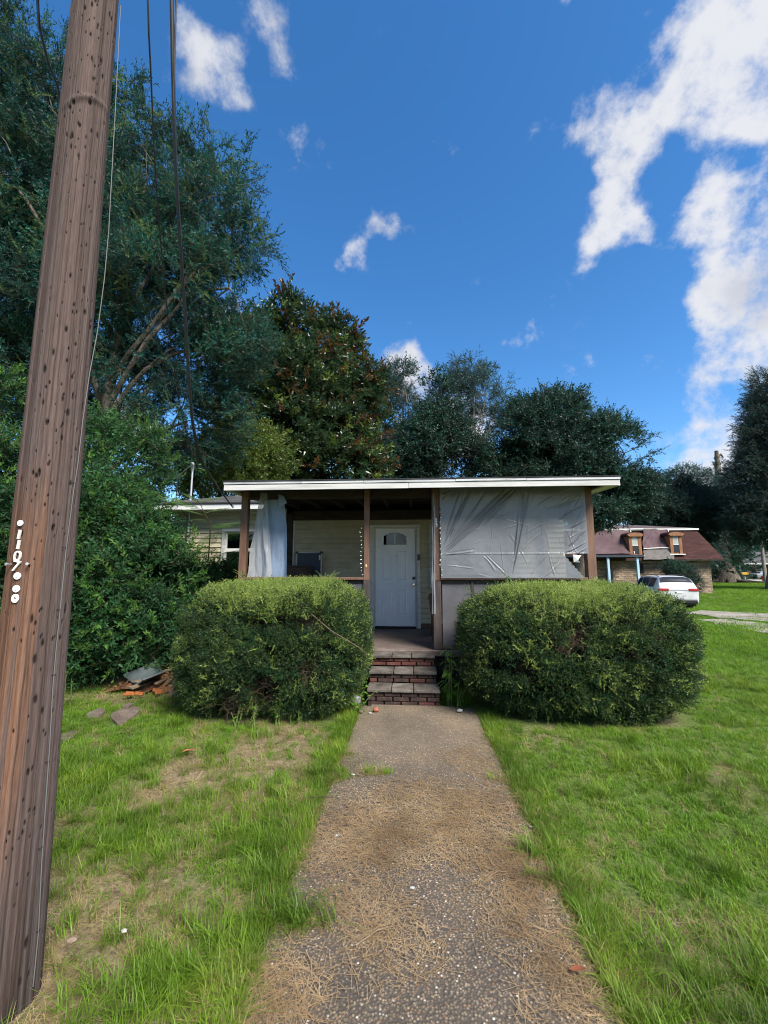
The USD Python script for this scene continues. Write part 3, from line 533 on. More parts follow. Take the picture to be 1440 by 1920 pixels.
# beam, rails, lower panels
mb = MB(); mb.box(-2.62, 2.65, YP + .045, YP + .1, 2.75, 2.88, .004); obj('porch_beam', mb, M['dark_wood'], house)
for a, b in ((-2.51, -.712), (.424, 2.52)):
    obj('porch_rail', MB().box(a, b, YP - .055, YP + .05, 1.505, 1.545, .005), M['brown_paint'], house, 30)
    obj('rail_shadow_board', MB().box(a, b, YP + .015, YP + .05, 1.44, 1.503, .003), M['dark_paint'], house, 30)  # dark painted bar set back below the rail
    obj('bottom_rail', MB().box(a, b, YP - .04, YP + .04, .53, .575, .004), M['dark_paint'], house, 30)
    xs_ = [a, a + (b - a) * .22, a + (b - a) * .5, a + (b - a) * .75, b]
    for x in xs_[1:-1]: obj('panel_stud', MB().box(x - .02, x + .02, YP - .02, YP + .013, .577, 1.503, .003), M['dark_paint'], house, 30)
    for c, d in zip(xs_, xs_[1:]): obj('lower_panel', MB().box(c + .021, d - .021, YP - .008, YP + .01, .577, 1.44, .003), M['charcoal_panel'], house)
# porch roof: joists, ceiling, soffits, fascia, roofing
def roofz(y): return 2.905 + (y - 5.72) * .045
mb = MB(); g = [[(x, y, roofz(y) - .025) for y in (5.76, 8.62)] for x in (-2.66, 2.80)]; mb.grid(np.array(g)); g = np.array(g); g[..., 2] += .02; mb.grid(g[::-1]); obj('porch_ceiling', mb, M['dark_wood'], house)
for x in np.arange(-2.3, 2.5, .46):
    a, b = roofz(6.36) - .03, roofz(8.36) - .03; mb = MB(); mb.add([(x - .02, 6.36, a), (x + .02, 6.36, a), (x + .02, 8.36, b), (x - .02, 8.36, b), (x - .02, 6.36, a - .09), (x + .02, 6.36, a - .09), (x + .02, 8.36, b - .10), (x - .02, 8.36, b - .10)],
        [[0, 1, 2, 3], [7, 6, 5, 4], [0, 4, 5, 1], [2, 6, 7, 3], [0, 3, 7, 4], [1, 5, 6, 2]]); obj('roof_joist', mb, M['dark_wood'], house)
def slope_box(x0, x1, y0, y1, t0, t1, m_, name):
    v = [(x, y, roofz(y) + t) for t in (t0, t1) for x, y in ((x0, y0), (x1, y0), (x1, y1), (x0, y1))]
    return obj(name, MB().add(v, [[3, 2, 1, 0], [4, 5, 6, 7], [0, 1, 5, 4], [1, 2, 6, 5], [2, 3, 7, 6], [3, 0, 4, 7]]), m_, house)
slope_box(2.655, 2.805, 5.745, 8.6, -.118, -.10, M['soffit'], 'soffit_board'); slope_box(-2.66, -2.62, 5.745, 8.6, -.118, -.10, M['soffit'], 'soffit_board')

slope_box(2.806, 2.826, 5.72, 8.6, -.122, .0, M['white_trim'], 'rake_board'); slope_box(-2.682, -2.662, 5.72, 8.6, -.122, .0, M['white_trim'], 'rake_board')
noisy('fascia_paint', [(.3, (.34, .33, .31)), (.5, (.45, .44, .42)), (.75, (.51, .5, .485))], (1.2, 3, 14), .5, fine=.07, bscale=(9, 20, 80), spec=.35)
for a, b, dz in ((-2.686, -.03, .0), (-.026, 2.83, .004)):
    obj('fascia_board', MB().box(a, b, 5.718, 5.74, 2.782 + dz, 2.862 + dz, .004), M['fascia_paint'], house)
for a, b in ((-2.69, -1.55), (-1.547, -.66), (-.657, .62), (.623, 1.58), (1.583, 2.834)):
    dz = r.uniform(-.003, .003); obj('drip_edge', MB().box(a, b, 5.708 + r.uniform(-.003, .002), 5.742, 2.868 + dz, 2.903 + dz, .003), M['grey_trim'] if r.uniform() < .75 else M['white_trim'], house)
slope_box(-2.70, 2.845, 5.70, 8.7, .004, .018, M['roll_roof'], 'roof_felt')
# main hip roof with lapped shingle courses
E0, RZ, S = 7.95, 2.985, .29
xl, xr, yb = -5.15, 3.2, 15.9; ym = (E0 + yb) / 2; a_ = ym - E0
nco = 30
courses = MB()
for k in range(nco):
    d0, d1 = a_ * k / nco, a_ * (k + 1) / nco + .01
    for (p0, p1, q0, q1) in (((xl + d0, E0 + d0), (xr - d0, E0 + d0), (xl + d1, E0 + d1), (xr - d1, E0 + d1)), ((xl + d0, yb - d0), (xl + d0, E0 + d0), (xl + d1, yb - d1), (xl + d1, E0 + d1)), ((xr - d0, E0 + d0), (xr - d0, yb - d0), (xr - d1, E0 + d1), (xr - d1, yb - d1)), ((xr - d0, yb - d0), (xl + d0, yb - d0), (xr - d1, yb - d1), (xl + d1, yb - d1))):
        z0, z1 = RZ + S * d0, RZ + S * d1
        courses.add([(*p0, z0 + .002), (*p1, z0 + .002), (*p1, z0 + .016), (*p0, z0 + .016), (*q1, z1 + .006), (*q0, z1 + .006)], [[0, 1, 2, 3], [3, 2, 4, 5]])
obj('shingle_roof', courses, M['shingle'], house)
mb = MB(); mb.box(xl, -2.70, E0 + .005, E0 + .03, 2.845, 2.955, .004); obj('fascia_board', mb, M['white_trim'], house); mb = MB(); mb.box(xl + .002, xl + .025, E0 + .032, yb, 2.845, 2.955, .004); obj('fascia_board', mb, M['white_trim'], house)
mb = MB(); mb.box(xl - .02, -2.70, E0 - .02, E0 + .004, 2.958, 2.99, .003); obj('roof_edge', mb, M['roll_roof'], house)
mb = MB(); mb.box(xl + .03, -2.70, E0 + .032, YW + .03, 2.85, 2.862); mb.box(xl + .03, -4.86, YW + .03, yb, 2.85, 2.862); obj('soffit_board', mb, M['soffit'], house)
# door
DX0, DX1, DZ0, DZ1 = -.715, .075, .565, 2.475
for (x0, x1, z0, z1) in ((DX0 - .115, DX0 - .03, ZD + .01, 2.56), (DX1 + .03, DX1 + .095, ZD - .0, 2.56), (DX0 - .029, DX1 + .029, 2.505, 2.56)):
    obj('door_casing', MB().box(x0, x1, YW - .075, YW + .02, z0, z1, .008), M['white_trim'], house, 30)
for (x0, x1, z0, z1) in ((DX0 - .029, DX0 - .004, ZD, 2.503), (DX1 + .004, DX1 + .029, ZD, 2.503), (DX0 - .003, DX1 + .003, 2.478, 2.503)): obj('door_jamb', MB().box(x0, x1, YW - .05, YW + .03, z0, z1, .003), M['soffit'], house)
obj('door_threshold', MB().box(DX0 - .01, DX1 + .01, YW - .09, YW + .0, ZD + .001, ZD + .035, .006), M['black_rubber'], house)
sx = lambda f: DX0 + (DX1 - DX0) * f
yd = YW - .045
GZ0, GZ1 = P(740, 1022, yd)[2], P(740, 998, yd)[2]
outer = sg.box(DX0, DZ0, DX1, DZ1)
def arch(x0, x1, z0, z1, rise): return [(x0, z0), (x1, z0)] + [(x1 + (x0 - x1) * t, z1 - rise * (2 * t - 1) ** 2) for t in np.linspace(0, 1, 15)]
hole = sg.Polygon(arch(sx(.20), sx(.79), GZ0, GZ1, .075))
def xz(poly, y0, y1):
    t = trimesh.creation.extrude_polygon(poly, y1 - y0, engine='earcut'); v = np.array(t.vertices); t.vertices = np.stack([v[:, 0], y1 - v[:, 2], v[:, 1]], 1); return t
door = obj('door', xz(outer.difference(hole), yd, yd + .04), M['door_paint'], house, 30)
obj('window_frame', xz(hole.buffer(.028).difference(hole.buffer(-.004)), yd - .012, yd + .02), M['door_paint'], door, 30)
mid = sx(.495)
for a, b in ((sx(.2), mid - .008), (mid + .008, sx(.79))): obj('pane', xz(hole.intersection(sg.box(a, 0, b, 4)), yd + .012, yd + .018), M['glass'], door)
obj('muntin', xz(hole.intersection(sg.box(mid - .007, 0, mid + .007, 4)), yd - .004, yd + .022), M['door_paint'], door)
obj('interior_shade', xz(hole.buffer(.01), yd + .042, yd + .048), M['black_rubber'], door)
for (a, b) in ((.18, .40), (.56, .78)):
    for (pz1, pz0) in ((1033, 1087), (1105, 1150)):
        z1, z0 = P(740, pz1, yd)[2], P(740, pz0, yd)[2]; o = sg.box(sx(a), z0, sx(b), z1); i_ = o.buffer(-.03, join_style=2)
        v, f = [], []
        ring = [(o.exterior.coords[k][0], yd - .0005, o.exterior.coords[k][1]) for k in range(4)]; q1 = o.buffer(-.012, join_style=2).exterior.coords; q2 = i_.exterior.coords
        def ordr(c, y): c = sorted(list(c)[:4], key=lambda p: math.atan2(p[1] - (z0 + z1) / 2, p[0] - (sx(a) + sx(b)) / 2)); return [(p[0], y, p[1]) for p in c]
        L0, L1, L2, L3 = ordr(o.exterior.coords, yd - .0005), ordr(q1, yd - .011), ordr(o.buffer(-.022, join_style=2).exterior.coords, yd - .002), ordr(i_.exterior.coords, yd - .007)
        v = L0 + L1 + L2 + L3; f = [[k * 4 + j, k * 4 + (j + 1) % 4, (k + 1) * 4 + (j + 1) % 4, (k + 1) * 4 + j] for k in range(3) for j in range(4)] + [[12, 13, 14, 15]]
        obj('door_panel', (np.array(v), np.array(f)), M['door_paint'], door)
kx = P(776, 1096, yd - .03); RY = np.array([[1.0, 0, 0], [0, 0, -1], [0, 1, 0]])
obj('knob', place(lathe([(0, 0), (.03, 0), (.03, .006), (.012, .012), (.012, .03), (.027, .042), (.03, .056), (.02, .068), (0, .07)], 24), RY, (kx[0], yd - .001, kx[2])), M['chrome'], door, 40)
kx = P(776, 1084, yd - .03); obj('deadbolt', place(lathe([(0, 0), (.032, 0), (.032, .008), (.024, .02), (0, .022)], 24), RY, (kx[0], yd - .001, kx[2])), M['black_plastic'], door, 40)
kx = P(743, 1041.5, yd); obj('peephole', place(lathe([(0, 0), (.009, 0), (.009, .005), (0, .006)], 12), RY, (kx[0], yd - .001, kx[2])), M['black_plastic'], door)
kx = P(785, 1045, YW - .08); obj('doorbell', MB().box(kx[0] - .028, kx[0] + .028, YW - .105, YW - .076, kx[2] - .06, kx[2] + .06, .008), M['black_plastic'], house, 40)
# windows: one beside the door, one in the left wing
def window(x0, x1, z0, z1, blind=True):
    w = obj('window', xz(sg.box(x0, z0, x1, z1).difference(sg.box(x0 + .06, z0 + .06, x1 - .06, z1 - .06)), YW - .055, YW + .03), M['grey_trim'], house)
    zm = (z0 + z1) / 2
    for a, b, yy in ((z0 + .06, zm, YW - .02), (zm + .001, z1 - .06, YW - .002)):
        obj('sash', xz(sg.box(x0 + .061, a, x1 - .061, b).difference(sg.box(x0 + .1, a + .035, x1 - .1, b - .035)), yy - .015, yy + .015), M['white_trim'], w); obj('pane', MB().box(x0 + .1, x1 - .1, yy - .002, yy + .002, a + .035, b - .035), M['glass'], w)
    obj('curtain', MB().box(x0 + .065, x1 - .065, YW + .031, YW + .036, z0 + .06, z1 - .06), M['window_dark'] if blind else M['soffit'], w)
noisy('window_dark', [(.3, (.02, .022, .025)), (.7, (.06, .065, .07))], (5, 5, 2), .6)
window(.36, 1.10, 1.30, 2.56); window(-3.90, -3.12, 1.62, 2.50)
# electric mast and meter cable
mast = obj('service_mast', MB().tube([(-4.58, 8.27, 1.4), (-4.58, 8.27, 3.72)], .020, 14), M['galvanised'], house, 40)
obj('weatherhead', MB().tube([(-4.58, 8.27, 3.70), (-4.58, 8.26, 3.80), (-4.55, 8.20, 3.86), (-4.49, 8.13, 3.84)], [.026, .034, .036, .024], 12), M['galvanised'], mast, 40)
obj('drip_loop', MB().tube([(-4.5, 8.14, 3.84), (-4.62, 8.05, 3.68), (-4.67, 7.9, 3.5), (-4.66, 7.86, 2.95), (-4.66, 8.33, 2.75), (-4.66, 8.34, 1.9), (-4.64, 8.3, 1.72), (-4.5, 8.3, 1.66), (-4.47, 8.33, 1.8), (-4.6, 8.35, 2.1), (-4.65, 8.35, 2.2)], .008, 6), M['wire_black'], mast, 60)

# ------------------------------------------------------------------ sheets, lights and furniture on the porch
def noise1(p, s): return meshkit.fbm(p, 3, s) - .5
def big_sheet():
    nu, nv = 400, 250; X0, X1, Z0, Z1 = .428, 2.535, 1.535, 2.862
    u, v = np.meshgrid(np.linspace(0, 1, nu), np.linspace(0, 1, nv), indexing='ij'); x, z = X0 + (X1 - X0) * u, Z0 + (Z1 - Z0) * v
    h = .02 * noise1(np.stack([x * 1.6, z * 1.6, 0 * x], -1), 2) + .006 * noise1(np.stack([x * 7, z * 7, 0 * x], -1), 4)
    def ridge(a, b, amp, w, bend=0.0):
        a, b = np.array([X0 + (a[0] - 90) / 1000 * (X1 - X0), Z1 - (a[1] - 210) / 595 * (Z1 - Z0)]), np.array([X0 + (b[0] - 90) / 1000 * (X1 - X0), Z1 - (b[1] - 210) / 595 * (Z1 - Z0)])
        d = b - a; L = np.linalg.norm(d); d /= L; nn = np.array([-d[1], d[0]]); s = ((x - a[0]) * d[0] + (z - a[1]) * d[1]) / L; q = (x - a[0]) * nn[0] + (z - a[1]) * nn[1] - bend * 4 * s * (1 - s)
        t = np.clip(np.minimum(s, 1 - s) * 6, 0, 1) * (s > 0) * (s < 1); q = q / (w * (.6 + .8 * np.clip(s, 0, 1))); return amp * t * (np.exp(-q * q) - .45 * np.exp(-((q - 1.9) / 1.2) ** 2))
    k = np.random.default_rng(4)
    for ax, ay, bx, by, am in ((100, 610, 320, 225, 26), (105, 625, 430, 225, 12), (110, 620, 560, 215, 20), (105, 640, 610, 215, 30), (110, 650, 650, 220, 22), (150, 560, 300, 225, 20), (120, 560, 240, 230, 15), (575, 790, 720, 220, 22), (590, 700, 690, 215, 14), (600, 640, 665, 215, 12), (300, 520, 600, 225, 14), (380, 470, 640, 215, 12), (105, 655, 330, 630, 10),
                               (1085, 250, 870, 350, 14), (1090, 330, 900, 430, 10), (1092, 420, 980, 480, 16), (1092, 480, 960, 600, 22), (1092, 560, 930, 640, 18), (1092, 600, 1000, 650, 12), (1050, 230, 960, 330, 10), (380, 660, 460, 760, 10), (400, 655, 540, 790, 8), (830, 650, 860, 790, 12), (690, 800, 830, 640, 8), (780, 800, 900, 700, 8), (95, 250, 180, 225, 14), (95, 300, 170, 240, 8), (95, 330, 140, 215, 8)):
        h += ridge((ax, ay), (bx, by), am * 8.5e-4, k.uniform(.007, .012), k.uniform(-.02, .02))
    for _ in range(60):
        ax, ay = k.uniform(100, 1080), k.uniform(220, 800); a = k.normal(1.0, .5); L = k.uniform(60, 260); h += ridge((ax, ay), (ax + L * math.cos(a), ay - L * math.sin(a)), k.uniform(2, 5) * 8e-4, k.uniform(.006, .013), k.uniform(-.02, .02))
    h += .010 * np.exp(-((z - (Z1 - .735 * (Z1 - Z0))) / .01) ** 2) * .5                    # fold line across
    edge = np.minimum(np.minimum(u, 1 - u), np.minimum(v, 1 - v)); h *= np.clip(edge * 25, .15, 1)
    y = YP - .078 - h - .012; g = np.stack([x, y, z], -1); mb = MB(); mb.grid(g); V, F = mb.mesh()
    pc, pr = (V[:, 0] - X0) / (X1 - X0) * 1000 + 90, (Z1 - V[:, 2]) / (Z1 - Z0) * 595 + 210
    hole = sg.Polygon([(918, 648), (1104, 645), (1110, 830), (1072, 830)]); from shapely import contains_xy
    inside = contains_xy(hole, pc + 3 * np.sin(pr * .3), pr); return V, F[~inside[F].all(1)]
ps = big_sheet(); pl = obj('plastic_sheet', ps, M['clear_plastic'], None, True); tag(pl, 'cloudy wrinkled plastic sheet over the right half of the porch, torn at one corner', 'plastic sheet')
q = np.array([P(1074, 1040, YP - .1), P(1090, 1041, YP - .12), P(1084, 1050, YP - .14), P(1088, 1054.5, YP - .13), P(1076, 1054, YP - .12)]); tag(obj('plastic_flap', (np.vstack([q, q + [0, .004, 0]]), np.array([[0, 1, 2], [0, 2, 4], [2, 3, 4], [6, 5, 7], [7, 5, 9], [8, 7, 9]])), M['white_trim'], None), 'small white torn scrap hanging in the hole of the plastic sheet', 'plastic scrap')

def drape(x0t, x1t, x0b, x1b, z1, z0, y, folds, amp, seed, nu=90, nv=110, wob=.02, lean=0.0, curl=0.0):
    k = np.random.default_rng(seed); u, v = np.meshgrid(np.linspace(0, 1, nu), np.linspace(0, 1, nv), indexing='ij')
    L = x0t + (x0b - x0t) * v + wob * np.sin(v * 7 + seed) * v + wob * .7 * np.sin(v * 15 + 1); Rr = x1t + (x1b - x1t) * v + wob * np.sin(v * 6.3 + 2 + seed) * v
    x = L + (Rr - L) * u; ph = u * folds * 2 * np.pi + .9 * np.sin(v * 3 + seed) + 2.0 * noise1(np.stack([u * 3, v * 2, 0 * u + seed], -1), seed)
    yy = y + amp * np.sin(ph) * (.35 + .65 * v) + amp * .4 * np.sin(2.3 * ph + 1) + lean * v + .03 * noise1(np.stack([u * 6, v * 5, 0 * u], -1), seed + 3) - curl * np.clip((u - .85) / .15, 0, 1) ** 2
    mb = MB(); mb.grid(np.stack([x, yy, z1 + (z0 - z1) * v], -1)); return mb
XA = lambda px, y=6.33: P(px, 1000, y)[0]
cl = obj('blue_cloth', drape(XA(494), XA(532), XA(476), XA(545), 2.85, 1.50, 6.36, .6, .022, 3, lean=-.05, curl=.06), M['blue_cloth'], None, True); tag(cl, 'pale blue cloth hanging beside the left end post of the porch', 'cloth')
q = MB(); a, b, c, d = P(522, 926, 6.28), P(533, 930, 6.26), P(538, 943, 6.24), P(524, 952, 6.27); q.grid(np.array([[a, (a + d) / 2 + [0, -.02, 0], d], [(a + b) / 2 + [0, -.03, 0], (b + d) / 2 + [0, -.05, 0], (c + d) / 2 + [0, -.02, 0]], [b, (b + c) / 2 + [0, -.02, 0], c]])); obj('folded_corner', q, M['blue_cloth'], cl, True)
cl = obj('plastic_sheet', drape(XA(487), XA(500), XA(470.5), XA(517), 2.85, 1.50, 6.27, 1.1, .028, 8, lean=-.03, wob=.012), M['milky_plastic'], None, True); tag(cl, 'crumpled clear plastic gathered and hanging in front of the pale blue cloth', 'plastic sheet')
cl = obj('plastic_sheet', drape(XA(811, 6.2), XA(817, 6.2), XA(808, 6.2), XA(814.5, 6.2), 2.80, 1.02, 6.19, .8, .012, 5, 24, 110, .006), M['milky_plastic'], None, True); tag(cl, 'narrow strip of grey plastic hanging along the post with the digits', 'plastic strip')
def light_string(label, pts, seed):
    k = np.random.default_rng(seed); t = thing('string_lights', label, 'string lights', tuple(pts[0]), world=True); pts = np.array(pts); obj('cord', MB().tube(pts, .0035, 5), M['wire_black'], t, 60)
    s = np.linspace(.06, .98, 13)
    for v in s:
        i = v * (len(pts) - 1); p = pts[int(i)] + (pts[min(int(i) + 1, len(pts) - 1)] - pts[int(i)]) * (i % 1); d = unit(np.array([k.uniform(-1, 1), -.8, k.uniform(-.5, .5)])); obj('bulb', MB().tube([p, p + d * .008, p + d * .022, p + d * .034], [.004, .0065, .006, .001], 7), M['white_plastic'], t, 60)
k = np.random.default_rng(2)
light_string('string of small white bulbs hanging on the left of the post beside the door', [P(677.5 + k.uniform(-1.5, 1.5), py, YP - .06) for py in np.linspace(986, 1080, 24)], 1)
light_string('string of small white bulbs stapled to the edge of the big plastic sheet', [P(825.5 + k.uniform(-1.2, 1.2) + (max(0, py - 1062) * .25), py, YP - .12) for py in np.linspace(952, 1082, 26)], 2)
# things standing on the porch
plain('navy', (.022, .03, .05), .5, .4); plain('chair_brown', (.11, .055, .04), .45, .5)
noisy('cabinet_wood', [(.3, (.03, .016, .011)), (.7, (.065, .032, .022))], (4, 4, 20), .5)
bd = thing('board', 'navy blue board in a light frame with black corners leaning on the porch wall', 'board', (-2.1, 8.2, ZD), world=True)
xa, xb, zt = P(556, 1036, 8.2)[0], P(604, 1036, 8.2)[0], P(580, 1035, 8.2)[2]
obj('panel', MB().box(xa + .02, xb - .02, 8.19, 8.215, ZD + .03, zt - .02), M['navy'], bd); 
for (x0, x1, z0, z1) in ((xa, xa + .022, ZD, zt), (xb - .022, xb, ZD, zt), (xa + .023, xb - .023, zt - .022, zt), (xa + .023, xb - .023, ZD + .005, ZD + .029)): obj('frame', MB().box(x0, x1, 8.18, 8.222, z0, z1, .004), M['grey_trim'], bd)
for x in (xa + .012, xb - .012): obj('corner_cap', MB().box(x - .03, x + .03, 8.17, 8.228, zt - .035, zt + .012, .012), M['black_plastic'], bd, 40)
obj('label_plate', MB().box(xb - .06, xb - .03, 8.184, 8.189, zt - .16, zt - .06), M['white_trim'], bd)
tb = thing('cabinet', 'dark brown cabinet standing behind the cloth at the left of the porch', 'cabinet', (-2.3, 7.7, ZD), world=True)
xa, xb, zt = P(530, 1062, 7.5)[0], P(574, 1062, 7.5)[0], P(560, 1060, 7.5)[2]
obj('carcass', MB().box(xa, xb, 7.5, 7.95, ZD + .06, zt - .03, .006), M['cabinet_wood'], tb); obj('top', MB().box(xa - .02, xb + .02, 7.48, 7.97, zt - .028, zt, .006), M['black_plastic'], tb)
for x in (xa, xb - .04):
    for y in (7.51, 7.9): obj('leg', MB().box(x, x + .04, y, y + .04, ZD, ZD + .058), M['cabinet_wood'], tb)
obj('door', MB().box(xa + .03, (xa + xb) / 2 - .004, 7.488, 7.498, ZD + .1, zt - .08, .003), M['cabinet_wood'], tb); obj('door', MB().box((xa + xb) / 2 + .004, xb - .03, 7.488, 7.498, ZD + .1, zt - .08, .003), M['cabinet_wood'], tb)
# moulded brown armchair, its left side showing past the post
ch = thing('armchair', 'brown moulded armchair half hidden behind the post right of the door', 'chair', (.62, 7.25, ZD), world=True)
cx_, cy_, cz_ = .60, 7.25, ZD
obj('seat', MB().box(cx_ - .24, cx_ + .24, cy_ - .25, cy_ + .22, cz_ + .40, cz_ + .435, .015), M['chair_brown'], ch, 40)
bk = []
for s_ in np.linspace(0, 1, 14): bk.append([(cx_ - .24 + .48 * t, cy_ + .22 + .12 * s_ - .05 * math.cos((t - .5) * 3.1), cz_ + .42 + (.46 - .12 * (2 * t - 1) ** 2) * s_) for t in np.linspace(0, 1, 15)])
bk = np.array(bk); mb = MB(); mb.grid(bk); mb.grid((bk + [0, .02, 0])[::-1]); obj('backrest', mb, M['chair_brown'], ch, True)
for s_ in (-1, 1):
    obj('arm', MB().tube([(cx_ + s_ * .25, cy_ + .27, cz_ + .70), (cx_ + s_ * .285, cy_ + .1, cz_ + .69), (cx_ + s_ * .295, cy_ - .12, cz_ + .665), (cx_ + s_ * .28, cy_ - .24, cz_ + .60)], [.028, .034, .038, .03], 8), M['chair_brown'], ch, 50)
    obj('leg', MB().tube([(cx_ + s_ * .28, cy_ - .24, cz_ + .60), (cx_ + s_ * .25, cy_ - .24, cz_ + .42), (cx_ + s_ * .225, cy_ - .25, cz_ + .2), (cx_ + s_ * .25, cy_ - .27, cz_)], [.036, .042, .032, .026], 8), M['chair_brown'], ch, 50)
    obj('leg', MB().tube([(cx_ + s_ * .23, cy_ + .22, cz_ + .42), (cx_ + s_ * .235, cy_ + .26, cz_ + .2), (cx_ + s_ * .26, cy_ + .32, cz_)], [.04, .032, .025], 8), M['chair_brown'], ch, 50)
# ------------------------------------------------------------------ grass
leafy('grass_green', (0.0602, 0.1165, 0.0084), (0.1095, 0.1941, 0.0146), (0.1807, 0.2495, 0.0261), 2.0, .35, .5, .3, .25, 1.4)
leafy('grass_lush', (0.0599, 0.1414, 0.0084), (0.1035, 0.2120, 0.0125), (0.1525, 0.2610, 0.0199), 1.6, .35, .5, .3, .2, 1.4)
leafy('straw', (0.1600, 0.1248, 0.0612), (0.2640, 0.2028, 0.0936), (0.3360, 0.2730, 0.1440), 3.0, .15, .7, .2, .3, 1.1)
leafy('pine_straw', (0.1746, 0.1119, 0.0559), (0.2734, 0.1865, 0.0978), (0.3493, 0.2537, 0.1468), 3.0, .08, .7, .2, .3, 1.0)
def blade(mb, r, base, L, W, lean, az, curl):
    d = np.array([math.cos(az), math.sin(az), 0]); s = np.array([-d[1], d[0], 0]); pts = []
    for t in (0, .35, .7, 1.0): pts.append(base + d * L * (lean * t + curl * t * t) + np.array([0, 0, L * t * (1 - .45 * curl * t - .2 * lean)]))
    w = (W * .7, W, W * .7, 0); v = []
    for p_, ww in zip(pts[:3], w): v += [p_ - s * ww / 2, p_ + s * ww / 2]
    v.append(pts[3]); mb.add(v, [[0, 1, 3], [0, 3, 2], [2, 3, 5], [2, 5, 4], [4, 5, 6]])
def tuft(seed, n, L, W, rad, lean=.25, curl=.5):
    r = np.random.default_rng(seed); mb = MB()
    for _ in range(n):
        a, q = r.uniform(0, 2 * np.pi), rad * math.sqrt(r.uniform()); blade(mb, r, np.array([q * math.cos(a), q * math.sin(a), -.005]), r.uniform(*L), W * r.uniform(.7, 1.3), abs(r.normal(0, lean)), r.uniform(0, 2 * np.pi), abs(r.normal(0, curl)))
    return mb
def litter(seed, n, L, W, rad, h=.012):
    r = np.random.default_rng(seed); mb = MB()
    for _ in range(n):
        a, q = r.uniform(0, 2 * np.pi), rad * math.sqrt(r.uniform()); c = np.array([q * math.cos(a), q * math.sin(a), r.uniform(.001, h)]); az = r.uniform(0, 2 * np.pi); l = r.uniform(*L); d = np.array([math.cos(az), math.sin(az), r.normal(0, .06)]); s = np.array([-d[1], d[0], 0]) * W / 2; k = s / W * 2 * l * r.normal(0, .12)
        v = [c - d * l / 2 - s, c - d * l / 2 + s, c + k - s, c + k + s, c + d * l / 2]; mb.add(v, [[0, 1, 3], [0, 3, 2], [2, 3, 4]])
    return mb
TUFTS = [[('blades', tuft(1, 20, (.09, .22), .0048, .05), M['grass_green'], True)], [('blades', tuft(2, 20, (.10, .25), .0052, .05, .35, .7), M['grass_green'], True)],
         [('blades', tuft(3, 26, (.035, .10), .0045, .07, .4, .6), M['grass_lush'], True)], [('blades', tuft(4, 26, (.03, .085), .005, .07, .5, .7), M['grass_green'], True)],
         [('blades', tuft(5, 14, (.05, .15), .003, .06, .7, .9), M['straw'], True), ('bits', litter(6, 22, (.04, .12), .003, .09), M['straw'], True)], [('bits', litter(7, 34, (.03, .11), .003, .11), M['straw'], True)],
         [('blades', tuft(8, 60, (.045, .10), .008, .22, .5, .6), M['grass_lush'], True)], [('blades', tuft(9, 60, (.04, .09), .008, .22, .5, .6), M['grass_green'], True)]]
def in_view(p, lo=-120, hi=1560):
    v = p - EYE; z = v @ F_; x = 720 + FPX * (v @ R_) / np.maximum(z, 1e-3); y = 960 - FPX * (v @ U_) / np.maximum(z, 1e-3); return (z > .3) & (x > lo) & (x < hi) & (y < 2080)
HEDGES = [(-1.66, 5.32, 1.12, .82), (1.94, 5.38, 1.35, .78)]
def clear_of(x, y):
    ok = ~((x > -.66) & (x < .77) & (y < 5.4)); ok &= ~((y > 6.1) & (x > -5) & (x < 3.1) & (y < 16)); ok &= ~((x > -.6) & (x < .34) & (y > 5.3) & (y < 6.3))
    for hx, hy, a, b in HEDGES: ok &= ((np.abs((x - hx) / (a - .12))) ** 4 + (np.abs((y - hy) / (b - .15))) ** 4) > 1
    return ok
r = np.random.default_rng(101)
allp, alli, alls = [], [], []
def sow(x0, x1, y0, y1, dens, kinds_fn, smin, smax):
    n = int((x1 - x0) * (y1 - y0) * dens); x, y = r.uniform(x0, x1, n), r.uniform(y0, y1, n); p = np.stack([x, y, ground_z(x, y)], 1); k = in_view(p) & clear_of(x, y) & (np.hypot(x + 1.61, y - 1.785) > .13)
    p = p[k]; idx, keep = kinds_fn(p[:, 0], p[:, 1], len(p)); allp.append(p[keep]); alli.append(idx[keep]); alls.append(r.uniform(smin, smax, keep.sum()))
def near_kinds(x, y, n):
    b = bareness(x, y); tall = meshkit.fbm(np.stack([x * 1.6, y * 1.6, 0 * x + 3], -1), 3, 61); u = r.uniform(size=n)
    idx = np.where(u < .5, 2, 3); long_ = (tall + .18 * ((y < 3.6) & (x < 0)) + .1 * (np.abs(x - .05) < .95) - .1 * (y > 4)) > .55; idx = np.where(long_ & (r.uniform(size=n) < .75), r.integers(0, 2, n), idx)
    st = r.uniform(size=n) < np.where(x < 0, .10, .06) + .50 * b; idx = np.where(st, r.integers(4, 6, n), idx); keep = r.uniform(size=n) < 1 - .42 * b * (idx < 4); return idx, keep
sow(-4.2, 5.2, .55, 3.2, 620, near_kinds, .36, .74)
sow(-6, 9, 3.2, 7.2, 400, near_kinds, .42, .78)
sow(-7, 14, 7.2, 12, 170, lambda x, y, n: (np.where(r.uniform(size=n) < .8, 2, 3), np.ones(n, bool)), .7, 1.15)
def far_kinds(x, y, n):
    d = meshkit.fbm(np.stack([x * .25, y * .6, 0 * x], -1), 3, 5); return np.where(r.uniform(size=n) < .72, 6, 7), (r.uniform(size=n) < np.where(d < .43, .55, 1)) & ~((np.hypot(x - 14, y - 25) < 0))
sow(4, 40, 9, 26, 26, far_kinds, .8, 1.3); sow(10, 75, 26, 56, 6, far_kinds, 1.2, 1.9); sow(-12, -5, 5, 9, 60, far_kinds, .8, 1.3)
